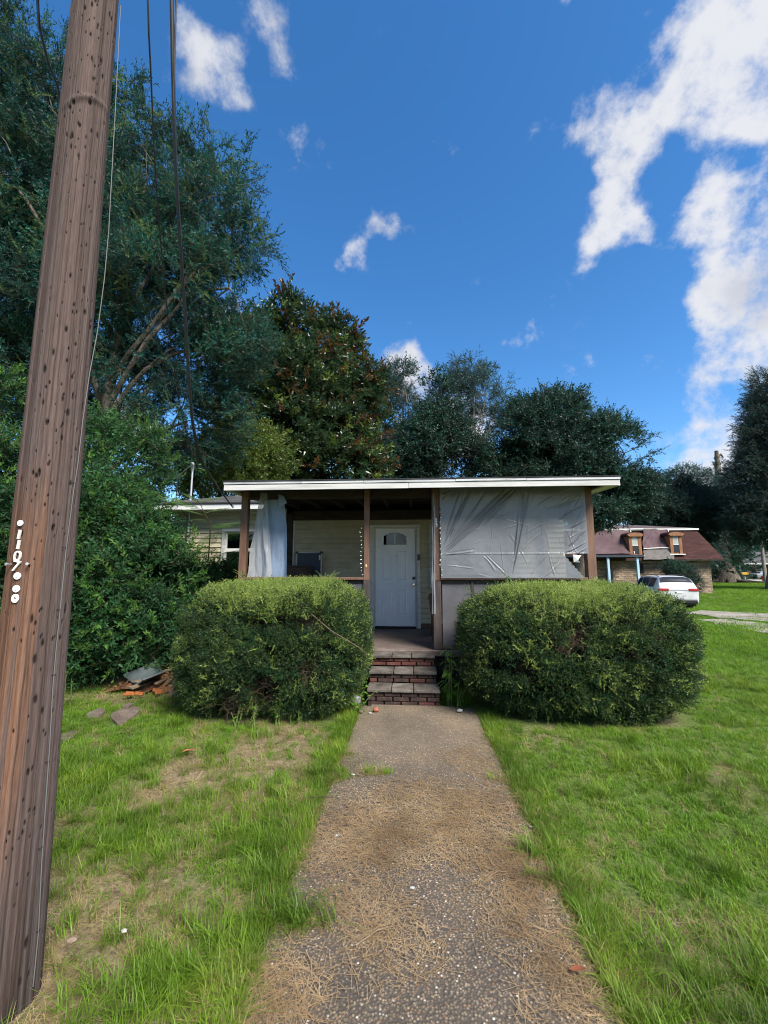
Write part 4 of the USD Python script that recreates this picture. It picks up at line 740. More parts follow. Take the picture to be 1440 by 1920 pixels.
# longer grass leaning over both edges of the path
for side in (-1, 1):
    n = 1300; y = r.uniform(.6, 5.1, n); x = np.where(side < 0, -.60, .71) + side * np.abs(r.normal(0, .07, n)) + side * .05; p = np.stack([x, y, ground_z(x, y)], 1); allp.append(p); alli.append(np.where(r.uniform(size=n) < .72, r.integers(0, 2, n), 4)); alls.append(r.uniform(.28, .62, n))
# tufts growing across joints of the path
for (px, py, rad, n) in ((610, 1455, .16, 55), (700, 1448, .09, 24), (560, 1490, .13, 34), (540, 1725, .11, 30), (585, 1735, .07, 14), (640, 1415, .08, 20), (940, 1465, .08, 16), (1010, 1600, .09, 24), (1030, 1650, .08, 18)):
    g = G(px, py, .02); a, q = r.uniform(0, 2 * np.pi, n), rad * np.sqrt(r.uniform(size=n)); x, y = g[0] + q * np.cos(a) * 1.3, g[1] + q * np.sin(a) * .6; allp.append(np.stack([x, y, np.full(n, .018)], 1)); alli.append(r.choice([1, 3, 4, 5], n)); alls.append(r.uniform(.4, .8, n))
gp, gi, gs = np.vstack(allp), np.concatenate(alli), np.concatenate(alls)
print('grass tufts', len(gp))
o = scatter('lawn_grass', None, TUFTS, gp, upright(len(gp), r, .12), gs, gi, label='uneven green lawn grass with straw coloured worn patches', cat='grass')

# pine straw and thatch lying on the path
NEED = [[('needles', litter(20 + k, 46, (.05, .16), .0022, .24, .012), M['pine_straw'], True)] for k in range(3)]
pts = []
def strew(px, py, rx, ry, n, jag=.35):
    c = G(px, py, .02); ex = G(px + rx, py, .02) - c; ey = G(px, py - ry, .02) - c
    for _ in range(int(n * (.46 if py < 1640 else .34))):
        a, q = r.uniform(0, 2 * np.pi), math.sqrt(r.uniform()) * r.uniform(1 - jag, 1 + jag * .5); p = c + ex * q * math.cos(a) + ey * q * math.sin(a); pts.append(p)
for args in ((820, 1510, 150, 40, 110), (720, 1560, 130, 40, 80), (900, 1560, 90, 60, 80), (960, 1500, 50, 50, 30), (880, 1420, 60, 25, 40), (930, 1390, 40, 15, 20), (640, 1590, 70, 30, 42), (735, 1610, 22, 40, 22), (840, 1600, 60, 26, 22), (980, 1680, 45, 75, 60), (990, 1600, 45, 50, 40), (1050, 1790, 50, 80, 42), (930, 1730, 22, 20, 10), (1100, 1880, 45, 50, 30), (640, 1660, 45, 26, 16), (700, 1715, 45, 40, 40), (750, 1770, 40, 25, 22), (510, 1870, 70, 50, 60), (450, 1915, 60, 30, 20), (600, 1520, 50, 20, 16), (640, 1440, 30, 30, 10)): strew(*args)
pts = np.array(pts); pts[:, 2] = .024 + r.uniform(0, .006, len(pts)); k = (pts[:, 0] > -.75) & (pts[:, 0] < .86); pts = pts[k]
scatter('pine_straw', None, NEED, pts, upright(len(pts), r, .02), r.uniform(.55, 1.0, len(pts)), r.integers(0, 3, len(pts)), label='tan dry pine straw scattered in drifts over the path', cat='pine straw')

# ------------------------------------------------------------------ hedges
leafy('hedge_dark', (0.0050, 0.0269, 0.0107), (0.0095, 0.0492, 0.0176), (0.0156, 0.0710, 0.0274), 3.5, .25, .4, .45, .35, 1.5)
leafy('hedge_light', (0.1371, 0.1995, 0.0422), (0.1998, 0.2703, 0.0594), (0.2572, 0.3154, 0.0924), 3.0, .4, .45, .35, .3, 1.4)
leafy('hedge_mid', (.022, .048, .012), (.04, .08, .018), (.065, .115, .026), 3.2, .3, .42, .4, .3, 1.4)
noisy('hedge_twigs', [(.3, (.010, .009, .006)), (.6, (.022, .018, .012)), (.8, (.05, .036, .024))], (25, 25, 25), .95, spec=.1)
plain('hedge_stem', (.03, .035, .014), .9, .1); plain('twig', (.085, .062, .042), .9, .1); plain('green_stem', (.12, .15, .05), .7, .3)
r = np.random.default_rng(77)
SPRIG = []
for k in range(3): lv, st = sprig(r, .125, 30, .0195, .0098, .9, 3, fine=True, stem_r=.0016); SPRIG.append((lv, st))
HEDGE_P = [[('leaves', SPRIG[0][0], M['hedge_dark'], True), ('stems', SPRIG[0][1], M['hedge_stem'], True)], [('leaves', SPRIG[1][0], M['hedge_mid'], True), ('stems', SPRIG[1][1], M['hedge_stem'], True)], [('leaves', SPRIG[2][0], M['hedge_light'], True)], [('stems', MB().tube([(0, 0, 0), (.1, .01, .02), (.2, -.02, .03)], [.003, .002, .001], 3, False).tube([(.08, 0, .01), (.15, .05, .0)], [.002, .001], 3, False).tube([(.11, 0, .01), (.18, -.03, .05)], [.002, .001], 3, False), M['twig'], True)]]
def hedge(label, cx, cy, hx, hy, top, seed, bare, pw=3.6):
    r = np.random.default_rng(seed); t = thing('hedge', label, 'hedge', (cx, cy, 0), world=True); cz, hz = top * .5, top * .5
    def surf(d, inset=0.0):
        h = np.array([hx, hy, hz]); rad = (np.abs(d / h) ** pw).sum(1) ** (-1 / pw); p = d * rad[:, None]
        low = np.clip((-.35 * hz - p[:, 2]) / (.65 * hz), 0, 1); p[:, :2] *= (1 - .16 * low ** 1.5)[:, None]
        w = p + [cx, cy, cz]; nz = (meshkit.fbm(w * 1.6, 3, seed) - .5) * .18 + (meshkit.fbm(w * 5.5, 3, seed + 1) - .5) * .10
        return w + d * (nz - inset)[:, None]
    ico = trimesh.creation.icosphere(5); d = np.array(ico.vertices); core = surf(d, .25); core[:, 2] = np.maximum(core[:, 2], .03); obj('inner_twigs', (core, ico.faces), M['hedge_twigs'], t, True)
    n = 36000; d = r.normal(size=(n, 3)) * [hx, hy, hz]; d /= np.linalg.norm(d, axis=1, keepdims=True); depth = r.uniform(0, 1, n) ** 1.4 * .22
    p = surf(d, 0) - d * depth[:, None]; dens = meshkit.fbm(p * 4.2 * [1, 1, 1.6], 3, seed + 5); keep = (p[:, 2] > .04) & (dens + .25 * (d[:, 2] > .5) > .36 + .12 * r.uniform(size=n)) & ((d[:, 1] < .55) | (d[:, 2] > .3))
    for (bx, by, bz, br) in bare: keep &= ((p[:, 0] - bx) ** 2 + (p[:, 2] - bz) ** 2 > (br * r.uniform(.6, 1.2, n)) ** 2) | (d[:, 1] > -.1)
    p, d, depth = p[keep], d[keep], depth[keep]; m_ = len(p)
    nrm = d / np.array([hx, hy, hz]) ** 1.3; nrm /= np.linalg.norm(nrm, axis=1, keepdims=True); up = np.array([0, 0, 1.0]); X = nrm * .8 + up * (.35 + .25 * r.uniform(size=(m_, 1))) + r.normal(0, .32, (m_, 3))
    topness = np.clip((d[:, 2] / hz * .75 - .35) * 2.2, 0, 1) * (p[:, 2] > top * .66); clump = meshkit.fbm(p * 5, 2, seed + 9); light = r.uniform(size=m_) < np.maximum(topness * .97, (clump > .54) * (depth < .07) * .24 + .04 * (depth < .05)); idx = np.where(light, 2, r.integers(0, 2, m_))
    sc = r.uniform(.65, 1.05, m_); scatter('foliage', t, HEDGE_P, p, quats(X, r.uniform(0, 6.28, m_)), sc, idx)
    if bare:
        q = []
        for (bx, by, bz, br) in bare:
            k = 90; a, s_ = r.uniform(0, 6.28, k), br * np.sqrt(r.uniform(size=k)); q.append(np.stack([bx + s_ * np.cos(a) * 1.2, np.full(k, by) + r.uniform(-.03, .12, k), bz + s_ * np.sin(a) * .8], 1))
        q = np.vstack(q); X = r.normal(0, 1, q.shape) * [1, .6, .7] + [0, -.6, .1]; scatter('bare_twigs', t, [HEDGE_P[3]], q, quats(X, r.uniform(0, 6.28, len(q))), r.uniform(.6, 1.1, len(q)))
    return t
b1 = [(*P(500, 1290, 4.62), .20), (*P(575, 1255, 4.62), .13), (*P(440, 1310, 4.66), .14)]
b2 = [(*P(1080, 1200, 4.70), .13)]
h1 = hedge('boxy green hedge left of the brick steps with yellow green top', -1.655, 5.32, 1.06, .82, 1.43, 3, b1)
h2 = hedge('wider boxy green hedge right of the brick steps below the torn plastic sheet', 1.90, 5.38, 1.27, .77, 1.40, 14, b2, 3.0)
# a bare cane lying across the left hedge and the shoots that stick out of it
pts = [P(540, 1120, 4.75), P(580, 1148, 4.58), P(620, 1182, 4.50), P(670, 1212, 4.55), P(690, 1228, 4.7)]
cane = obj('cane', MB().tube(pts, [.004, .006, .006, .005, .003], 6), M['twig'], h1, 60)

# ------------------------------------------------------------------ crowns, trunks, limbs
def blobs3(Y, blobs):
    out = []
    for b in blobs:
        px, py, rx, ry = b[:4]; dy = b[4] if len(b) > 4 else 0; c = P(px, py, Y + dy); s = np.linalg.norm(c - EYE) / np.linalg.norm(F_ * FPX + R_ * (px - 720) + U_ * (960 - py)) * 1.0
        out.append((c, np.array([rx * s, max(rx, ry) * s * .9, ry * s])))
    return out
def crown_points(bl, n, r, freq, thr, seed, inner=.45):
    w = np.array([b[1].prod() ** (2 / 3) for b in bl]); k = r.choice(len(bl), n, p=w / w.sum()); d = r.normal(size=(n, 3)); d /= np.linalg.norm(d, axis=1, keepdims=True); rad = inner + (1 - inner) * r.uniform(size=n) ** .6
    wob = 1 + .5 * (meshkit.fbm(d * 2.1 + k[:, None] * 3.7, 3, seed) - .5) * 2 * .55
    C = np.array([b[0] for b in bl])[k]; S = np.array([b[1] for b in bl])[k]; p = C + d * S * (rad * wob)[:, None]
    g = meshkit.fbm(p * freq, 3, seed + 2); keep = g > thr + r.normal(0, .03, n); return p[keep], d[keep], rad[keep]
def limbs(mb, r, a, b, r0, r1, n=7, wob=.12, sides=7):
    L = np.linalg.norm(b - a); off = r.normal(0, 1, 3) * wob * L; sag = np.array([0, 0, .10 * L]); t = np.linspace(0, 1, n); pts = a + (b - a) * t[:, None] + np.sin(np.pi * t)[:, None] * (off + sag) * .6 + r.normal(0, .012 * L, (n, 3)) * np.sin(np.pi * t)[:, None]; mb.tube(pts, r0 + (r1 - r0) * t, sides); return pts
def tree(name, label, cat, base, Y, blobs, n, protos, scale, seed, trunk_r, bark='bark', freq=.9, thr=.42, group=None, up=.25, idx_fn=None, inner=.45, trunk_top=None, stems=1, nfine=3, limbs_on=True):
    r = np.random.default_rng(seed); base = np.array(base, float); bl = blobs3(Y, blobs); t = thing(name, label, cat, tuple(base), group=group, world=True)
    p, d, rad = crown_points(bl, n, r, freq, thr, seed, inner)
    p = p[p[:, 2] > .15] if False else p
    ok = p[:, 2] > .1; p, d, rad = p[ok], d[ok], rad[ok]
    X = d * .75 + np.array([0, 0, up]) + r.normal(0, .5, p.shape); idx = r.integers(0, len(protos), len(p)) if idx_fn is None else idx_fn(p, d, rad, r)
    scatter('crown', t, protos, p, quats(X, r.uniform(0, 6.28, len(p))), scale * r.uniform(.7, 1.2, len(p)), idx)
    cs = np.array([b[0] for b in bl]); top = np.array(trunk_top) if trunk_top is not None else np.array([cs[:, 0].mean() * .4 + base[0] * .6, cs[:, 1].mean() * .4 + base[1] * .6, base[2] + (cs[:, 2].max() - base[2]) * .8])
    tr, li = MB(), MB()
    for s_ in range(stems):
        o = r.normal(0, trunk_r * 2.2, 3) * [1, 1, 0] * (stems > 1); tp = top + r.normal(0, .12, 3) * (top[2] - base[2]) * [1, 1, .5] * (stems > 1)
        tt = np.linspace(0, 1, 10); ax = base + o + (tp - base - o) * tt[:, None] + np.sin(tt * 5)[:, None] * r.normal(0, .25 * trunk_r, 3) * [1, 1, 0]; rr_ = trunk_r * (1 - .8 * tt) * (1 + .5 * np.exp(-tt * 14)); tr.tube(ax, rr_, 14)
    obj('trunk', tr, M[bark], t, 50)
    if limbs_on:
        for c, s_ in bl:
            h = np.clip((c[2] - base[2]) / max(top[2] - base[2], .1) * .62, .15, .92); a = base + (top - base) * h; k = trunk_r * (1 - .75 * h) * .55; m_ = limbs(li, r, a, c, k, k * .35)
            near = p[np.argsort(np.linalg.norm((p - c) / s_, axis=1))[:400]] if len(p) else p
            for _ in range(nfine):
                if len(near): limbs(li, r, m_[r.integers(3, 7)], near[r.integers(len(near))], k * .35, .006, 5, .1, 5)
        obj('limb', li, M[bark], t, 50)
    return t
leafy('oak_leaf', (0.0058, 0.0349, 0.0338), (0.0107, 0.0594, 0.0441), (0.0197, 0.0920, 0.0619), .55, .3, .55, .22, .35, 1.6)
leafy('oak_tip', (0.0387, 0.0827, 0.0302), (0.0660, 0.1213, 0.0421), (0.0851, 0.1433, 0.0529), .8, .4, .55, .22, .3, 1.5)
leafy('privet_leaf', (0.0095, 0.0377, 0.0128), (0.0178, 0.0659, 0.0207), (0.0297, 0.1005, 0.0287), .9, .22, .55, .22, .35, 1.6)
leafy('privet_tip', (0.0378, 0.0990, 0.0194), (0.0643, 0.1485, 0.0264), (0.0907, 0.1782, 0.0370), 1.5, .35, .55, .22, .25, 1.4)
leafy('magnolia_leaf', (0.0115, 0.0292, 0.0134), (0.0230, 0.0488, 0.0190), (0.0432, 0.0728, 0.0270), .5, .55, .22, .5, .35, 1.5)
leafy('magnolia_rust', (0.0462, 0.0275, 0.0096), (0.0693, 0.0423, 0.0149), (0.0878, 0.0594, 0.0187), .6, .55, .22, .3, .3, 1.3)
leafy('far_leaf', (0.0051, 0.0264, 0.0206), (0.0089, 0.0407, 0.0270), (0.0135, 0.0566, 0.0355), .28, .28, .5, .35, .3, 1.5)
leafy('far_leaf_grey', (0.0147, 0.0467, 0.0440), (0.0226, 0.0680, 0.0614), (0.0320, 0.0874, 0.0734), .25, .25, .5, .35, .3, 1.5)
leafy('cedar_leaf', (0.0068, 0.0266, 0.0236), (0.0126, 0.0435, 0.0332), (0.0202, 0.0598, 0.0428), .3, .15, .6, .3, .3, 1.4)
leafy('bright_leaf', (0.0462, 0.0825, 0.0136), (0.0770, 0.1237, 0.0192), (0.1155, 0.1568, 0.0312), .8, .4, .4, .4, .3, 1.4)
r = np.random.default_rng(200)
def twigset(k, length, nleaf, L, W, leafm, tipm=None, tw=5, whorl=False, fine=False):
    out = []
    for _ in range(k): lv, st = sprig(r, length, nleaf, L, W, .85, tw, whorl, fine, length * .008); out.append([('leaves', lv, M[leafm], True), ('stems', st, M['twig'], True)])
    if tipm: lv, st = sprig(r, length, nleaf, L, W, .7, max(tw - 2, 0), whorl, fine, length * .008); out.append([('leaves', lv, M[tipm], True), ('stems', st, M['twig'], True)])
    return out
OAK = twigset(3, .62, 66, .085, .027, 'oak_leaf', 'oak_tip')
PRIVET = twigset(3, .30, 26, .072, .027, 'privet_leaf', 'privet_tip', 3)
MAGN = twigset(3, .42, 24, .15, .06, 'magnolia_leaf', 'magnolia_rust', 3)
FAR = twigset(3, 1.1, 70, .15, .075, 'far_leaf', None, 6)
FARG = twigset(3, 1.1, 64, .14, .055, 'far_leaf_grey', None, 6)
CEDAR = twigset(2, .9, 90, .14, .028, 'cedar_leaf', None, 7, fine=True)
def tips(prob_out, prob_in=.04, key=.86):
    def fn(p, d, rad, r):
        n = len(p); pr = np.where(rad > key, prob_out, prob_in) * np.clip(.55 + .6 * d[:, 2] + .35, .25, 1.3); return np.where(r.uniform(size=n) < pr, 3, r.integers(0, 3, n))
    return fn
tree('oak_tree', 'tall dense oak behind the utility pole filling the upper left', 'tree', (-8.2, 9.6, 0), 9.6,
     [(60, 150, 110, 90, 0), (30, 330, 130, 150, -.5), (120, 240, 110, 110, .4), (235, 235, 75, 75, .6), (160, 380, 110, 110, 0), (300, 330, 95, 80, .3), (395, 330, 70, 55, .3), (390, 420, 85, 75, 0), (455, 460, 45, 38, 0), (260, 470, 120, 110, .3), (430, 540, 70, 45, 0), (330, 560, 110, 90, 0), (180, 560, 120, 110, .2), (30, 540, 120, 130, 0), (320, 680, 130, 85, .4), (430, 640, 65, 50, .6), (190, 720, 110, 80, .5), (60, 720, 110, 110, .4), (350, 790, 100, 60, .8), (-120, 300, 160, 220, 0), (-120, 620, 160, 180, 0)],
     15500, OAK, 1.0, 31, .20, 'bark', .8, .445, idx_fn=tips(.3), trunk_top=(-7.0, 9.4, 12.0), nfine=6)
def magn_idx(p, d, rad, r):
    n = len(p); u = r.uniform(size=n); hi = np.clip((p[:, 2] - 4.5) / 4, 0, 1); patch = meshkit.fbm(p * .9, 2, 6) > .5
    return np.where((rad > .8) & (u < .05 + .20 * hi * patch + .06 * patch), 3, np.where((rad > .78) & (u > .86 - .14 * (1 - hi) * patch), 4, r.integers(0, 3, n)))
tree('magnolia_tree', 'magnolia with rusty brown leaf undersides rising behind the left end of the porch roof', 'tree', (-4.0, 17.0, 0), 17.0,
     [(545, 610, 45, 55, 0), (500, 650, 75, 60, .5), (610, 650, 60, 55, 0), (660, 690, 45, 40, .5), (690, 720, 30, 40, .5), (560, 730, 110, 80, -.5), (640, 770, 70, 70, 0), (480, 760, 70, 70, 0), (570, 830, 120, 70, -.8), (660, 850, 55, 60, -.3), (470, 860, 80, 60, -.3), (600, 885, 130, 36, -.4)],
     7000, MAGN + twigset(1, .42, 24, .14, .055, 'bright_leaf', None, 3), 1.3, 41, .32, 'bark', .6, .43, idx_fn=magn_idx, nfine=5, trunk_top=(-3.6, 17, 9.0))
tree('young_tree', 'small bright yellow green tree between the oak and the magnolia', 'tree', (-6.6, 13.5, 0), 13.5,
     [(430, 850, 70, 40, 0), (400, 800, 60, 45, 0), (495, 850, 50, 40, 0), (440, 895, 90, 40, 0), (360, 880, 50, 50, 0)], 1700, twigset(2, .5, 40, .09, .04, 'bright_leaf', None, 4), 1.0, 43, .10, 'bark', .9, .44, nfine=4)
tree('tree', 'thin bare topped tree poking up in front of the small white cloud', 'tree', P(757, 905, 30) * [1, 1, 0], 30, [(748, 700, 18, 16, 0), (770, 715, 12, 12, 0), (755, 740, 22, 18, 0), (735, 725, 12, 10, 0)], 330, FARG, .85, 47, .16, 'bark', .5, .48, nfine=6, trunk_top=P(756, 715, 30))
tree('tree', 'dark round tree just right of the magnolia', 'tree', P(735, 905, 25) * [1, 1, 0], 25, [(740, 780, 55, 55, 0), (800, 760, 50, 45, 0), (715, 830, 50, 55, 0), (780, 830, 70, 55, 0), (830, 810, 40, 50, 0), (760, 730, 35, 30, 0), (850, 870, 60, 40, 0), (740, 890, 60, 30, 0)], 2900, FAR, .85, 49, .26, 'bark', .5, .44, nfine=5)
tree('tree', 'tall airy tree with a pale trunk above the middle of the porch roof', 'tree', P(877, 905, 27) * [1, 1, 0], 27, [(880, 700, 38, 26, 0), (915, 725, 50, 30, 0), (875, 735, 40, 28, 0), (935, 765, 40, 32, 0), (870, 785, 30, 28, 0), (915, 800, 50, 34, 0), (860, 845, 34, 30, 0)], 1350, FARG, .72, 53, .2, 'pale_bark', .5, .46, nfine=6, trunk_top=P(885, 720, 27))
tree('tree', 'spreading dark tree above the torn plastic sheet', 'tree', P(1010, 905, 25) * [1, 1, 0], 25, [(985, 800, 40, 42, 0), (1040, 790, 50, 44, 0), (1000, 850, 60, 45, 0), (1075, 830, 45, 40, 0), (950, 860, 50, 40, 0), (1030, 880, 90, 40, 0), (1060, 765, 20, 22, 0)], 3300, FAR, .85, 59, .26, 'bark', .5, .44, nfine=5)
tree('oak_tree', 'broad oak right of the porch whose branches overhang the purple brown roof', 'tree', P(1082, 1000, 24) * [1, 1, 0], 24, [(1130, 830, 50, 45, 0), (1170, 850, 45, 42, 0), (1195, 880, 28, 34, 0), (1120, 890, 55, 50, 0), (1165, 920, 50, 45, 0), (1112, 935, 50, 36, -1), (1196, 935, 26, 28, 0), (1132, 968, 24, 12, -1), (1080, 870, 40, 40, 0), (1090, 930, 40, 50, 0)], 4600, FAR, .66, 61, .34, 'bark', .5, .43, nfine=5)
tree('tree', 'dark tree closing the gap behind the dormers of the brick house', 'tree', P(1235, 1050, 44) * [1, 1, 0], 44, [(1215, 930, 32, 36, 0), (1260, 920, 36, 40, 0), (1290, 925, 34, 30, 0), (1240, 965, 60, 34, 0), (1310, 970, 34, 46, 0), (1272, 895, 22, 16, 0), (1305, 945, 28, 28, 0)], 3600, FAR, .95, 67, .35, 'bark', .3, .42, nfine=4)
tree('tree', 'grey green layered tree beside the vine covered trunk', 'tree', P(1322, 1080, 52) * [1, 1, 0], 52, [(1284, 893, 28, 12, 0), (1322, 915, 22, 18, 0), (1310, 935, 34, 22, 0), (1330, 975, 28, 30, 0), (1300, 1000, 34, 30, 0), (1335, 1030, 24, 30, 0)], 1700, FARG, 1.0, 71, .3, 'bark', .3, .44, nfine=4)
dead = tree('vine_tree', 'old broken topped trunk overgrown with vines at the edge of the far lawn', 'tree', P(1362, 1091.5, 60) * [1, 1, 0], 60, [(1350, 930, 14, 30, 0), (1358, 985, 18, 30, 0), (1345, 890, 9, 20, 0), (1372, 960, 16, 20, 0), (1352, 1030, 12, 26, 0), (1374, 1030, 10, 24, 0)], 900, FAR, .8, 73, 1.15, 'bark', .3, .36, nfine=2, trunk_top=P(1340, 846, 60))
noisy('root_bark', [(.3, (.02, .017, .014)), (.7, (.06, .05, .042))], (4, 4, 4), .95); b0 = P(1362, 1091.5, 60); mb = MB()
for k in range(9): a = k * .7; mb.tube([b0 + [math.cos(a) * .7, math.sin(a) * .7, .9], b0 + [math.cos(a) * 1.6, math.sin(a) * 1.6, .22], b0 + [math.cos(a) * (2.6 + k % 3), math.sin(a) * (2.6 + k % 3), .0]], [.36, .2, .06], 7)
obj('root', mb, M['root_bark'], dead, 50); mb = MB(); mb.tube([P(1341, 860, 60), P(1352, 852, 60), P(1356, 858, 60)], [.25, .16, .08], 7); mb.tube([P(1355, 1000, 60), P(1330, 960, 59), P(1323, 935, 59)], [.3, .15, .06], 7); obj('limb', mb, M['bark'], dead, 50)
tree('cedar_tree', 'dark tall cedar cut by the right edge of the picture', 'tree', P(1450, 1095, 38) * [1, 1, 0], 38, [(1435, 735, 14, 30, 0), (1440, 780, 30, 30, 0), (1425, 825, 34, 28, 0), (1450, 870, 56, 36, 0), (1415, 900, 40, 28, 0), (1440, 945, 56, 34, 0), (1408, 970, 32, 20, 0), (1450, 985, 56, 24, 0), (1480, 830, 60, 60, 0), (1500, 950, 60, 80, 0), (1395, 950, 20, 16, 0), (1470, 740, 30, 60, 0)], 4200, CEDAR, 1.45, 79, .4, 'bark', .35, .42, nfine=4, up=-.05, trunk_top=P(1452, 720, 38))
# big glossy shrubs at the left
def shrub(label, base, Y, blobs, n, scale, seed, protos=PRIVET, p_out=.34, thr=.40, freq=1.3, stems=4, tr=.035):
    return tree('evergreen_shrub', label, 'shrub', base, Y, blobs, n, protos, scale, seed, tr, 'bark', freq, thr, idx_fn=tips(p_out, .04, .84), stems=stems, nfine=3, inner=.35, up=.45)
shrub('big glossy evergreen shrub filling the corner between the pole and the left hedge', (-4.9, 6.6, 0), 6.4, [(215, 1010, 100, 90, .4), (270, 1090, 90, 90, .2), (175, 1110, 85, 90, -.2), (230, 1185, 110, 80, 0), (150, 1215, 60, 60, -.4), (310, 1180, 60, 70, .1), (265, 1030, 50, 50, .4), (130, 1010, 80, 110, .2), (190, 930, 70, 50, .6)], 5200, 1.0, 83)
shrub('dark evergreen shrub growing against the left wing of the house', (-3.7, 7.5, 0), 7.4, [(345, 1098, 55, 34, .1), (410, 1092, 48, 26, .2), (340, 1130, 50, 50, 0), (430, 1100, 40, 30, .2), (380, 1130, 60, 40, 0)], 1500, .85, 85, p_out=.12)
shrub('tall loose privet rising between the shrub and the oak', (-6.6, 8.6, 0), 8.4, [(230, 870, 95, 70, .2), (170, 820, 60, 45, 0), (262, 885, 55, 50, .3), (140, 900, 70, 80, 0), (225, 950, 80, 50, .2)], 2300, 1.1, 87, p_out=.32)
shrub('evergreen shrub showing left of the utility pole', (-5.6, 4.9, 0), 5.0, [(-20, 1000, 90, 110, 0), (-30, 1140, 90, 90, 0), (20, 900, 50, 60, .6), (-40, 870, 60, 60, 0), (-10, 760, 45, 55, .8), (30, 1050, 40, 70, .5)], 2600, .95, 89, p_out=.4)
# woods that close the horizon
r = np.random.default_rng(300); pos = []
for k in range(150):
    a = math.radians(r.uniform(-62, 66)); dist = r.uniform(72, 125); dist = r.uniform(118, 135) if abs(math.degrees(a) - 39.5) < 4.6 else dist; c = np.array([math.sin(a) * dist, math.cos(a) * dist, 0]); h = r.uniform(6, 10.5) * (1.25 if a < 0 else 1.0); w = r.uniform(3, 6); m_ = 75; d = r.normal(size=(m_, 3)); d /= np.linalg.norm(d, axis=1, keepdims=True); pos.append(c + d * [w, w, h * .5] * r.uniform(.6, 1, (m_, 1)) + [0, 0, h * .5])
pos = np.vstack(pos); pos = pos[(pos[:, 2] > .2) & ~((np.abs(pos[:, 0] - 76) < 12) & (pos[:, 1] < 97) & (pos[:, 1] > 70))]
scatter('far_woods', None, FAR, pos, quats(r.normal(0, 1, pos.shape) + [0, 0, .3], r.uniform(0, 6.28, len(pos))), r.uniform(2.2, 3.6, len(pos)), r.integers(0, 3, len(pos)), label='dark woods closing the view behind the houses and lawn', cat='woods')
# ------------------------------------------------------------------ brick house on the right
noisy('maroon_shingle', [(.3, (.028, .014, .013)), (.55, (.046, .021, .019)), (.75, (.07, .035, .031))], (1.2, 1.2, 5), .9, fine=.3, bscale=(6, 6, 22), bump=.4, dist=.02, spec=.12)
noisy('tarp_brown', [(.3, (.06, .038, .043)), (.55, (.09, .058, .064)), (.75, (.12, .082, .087))], (.8, .8, .8), .8, spec=.15)
noisy('tarp_grey', [(.3, (.06, .053, .05)), (.7, (.10, .09, .083))], (1, 1, 1), .7, spec=.3)
noisy('upper_roof', [(.3, (.055, .042, .041)), (.7, (.10, .078, .075))], (.6, .6, .6), .9, fine=.15, bscale=(9, 9, 9))
noisy('cedar_board', [(.3, (.15, .07, .035)), (.6, (.24, .115, .06)), (.8, (.32, .17, .09))], (6, 6, 1.5), .7, spec=.2)
plain('pale_blue', (.30, .44, .58), .45, .5); plain('dark_window', (.02, .023, .028), .12, .35)
n = {'g': ('geometry', {}), 'm': ('mapping', dict(rotation=(math.pi / 2, 0, 0))), 'sx': ('separate_xyz', {}), 'cx': ('combine_xyz', {}), 'b': ('brick_texture', dict(scale=1.0, brick_width=.42, row_height=.135, mortar_size=.016, mortar_smooth=.4, bias=0.0, color1=(.30, .225, .155), color2=(.13, .092, .066), mortar=(.12, .10, .085))), 'ns': ('noise_texture', dict(scale=1.1, detail=4.0)), 'nf': ('noise_texture', dict(scale=14.0, detail=3.0)),
     'rm': ('map_range', dict(from_min=.3, from_max=.7, to_min=.65, to_max=1.3)), 'h': ('hsv', {}), 'rm2': ('map_range', dict(from_min=.3, from_max=.7, to_min=.7, to_max=1.3)), 'h2': ('hsv', {}), 'p': ('principled_bsdf', dict(roughness=.9, specular_ior_level=.15)), 'bp': ('bump', dict(strength=.6, distance=.02))}
mat('tan_brick', n, [('g.position', 'sx.vector'), ('sx.x', 'cx.x'), ('sx.z', 'cx.y'), ('cx.vector', 'b.vector'), ('g.position', 'ns.vector'), ('g.position', 'nf.vector'), ('ns.fac', 'rm.value'), ('rm.result', 'h.value'), ('b.color', 'h.color'), ('nf.fac', 'rm2.value'), ('rm2.result', 'h2.value'), ('h.color', 'h2.color'), ('h2.color', 'p.base_color'), ('b.fac', 'bp.height'), ('bp.normal', 'p.normal')])
YB = 31.4
X = lambda px, Y=YB: P(px, 1050, Y)[0]
Zp = lambda py, Y=YB, px=1250: P(px, py, Y)[2]
bh = thing('brick_house', 'long tan brick house with a maroon mansard roof, two dormers and brown tarps', 'house', (X(1200), YB, 0), world=True)
xr, xl = X(1331), X(960); ze = Zp(1052)
obj('wall', MB().box(xl, xr, YB, YB + 8.5, -.2, ze + .02), M['tan_brick'], bh)
obj('soffit', MB().box(xl - .6, xr + .6, YB - .55, YB + 9.0, ze + .021, ze + .12), M['dark_wood'], bh)
Yt = YB + .75; zt = Zp(994, Yt, 1240); xrt, xlt = X(1311, Yt), xl + 1
x2, y2 = xr + .62, YB - .56
V = [(xl - .6, y2, ze + .122), (x2, y2, ze + .122), (x2, YB + 9.0, ze + .122), (xl - .6, YB + 9.0, ze + .122), (xlt, Yt, zt), (xrt, Yt, zt), (xrt, YB + 7.6, zt), (xlt, YB + 7.6, zt)]
obj('mansard_roof', MB().add(V, [[0, 1, 5, 4], [1, 2, 6, 5], [2, 3, 7, 6], [3, 0, 4, 7]]), M['maroon_shingle'], bh)
zp_ = zt + .75; V = [(xlt - .1, Yt - .1, zt + .12), (xrt + .1, Yt - .1, zt + .12), (xrt + .1, YB + 7.7, zt + .12), (xlt - .1, YB + 7.7, zt + .12), (xlt + 2.6, YB + 4.2, zp_), (xrt - 2.6, YB + 4.2, zp_)]
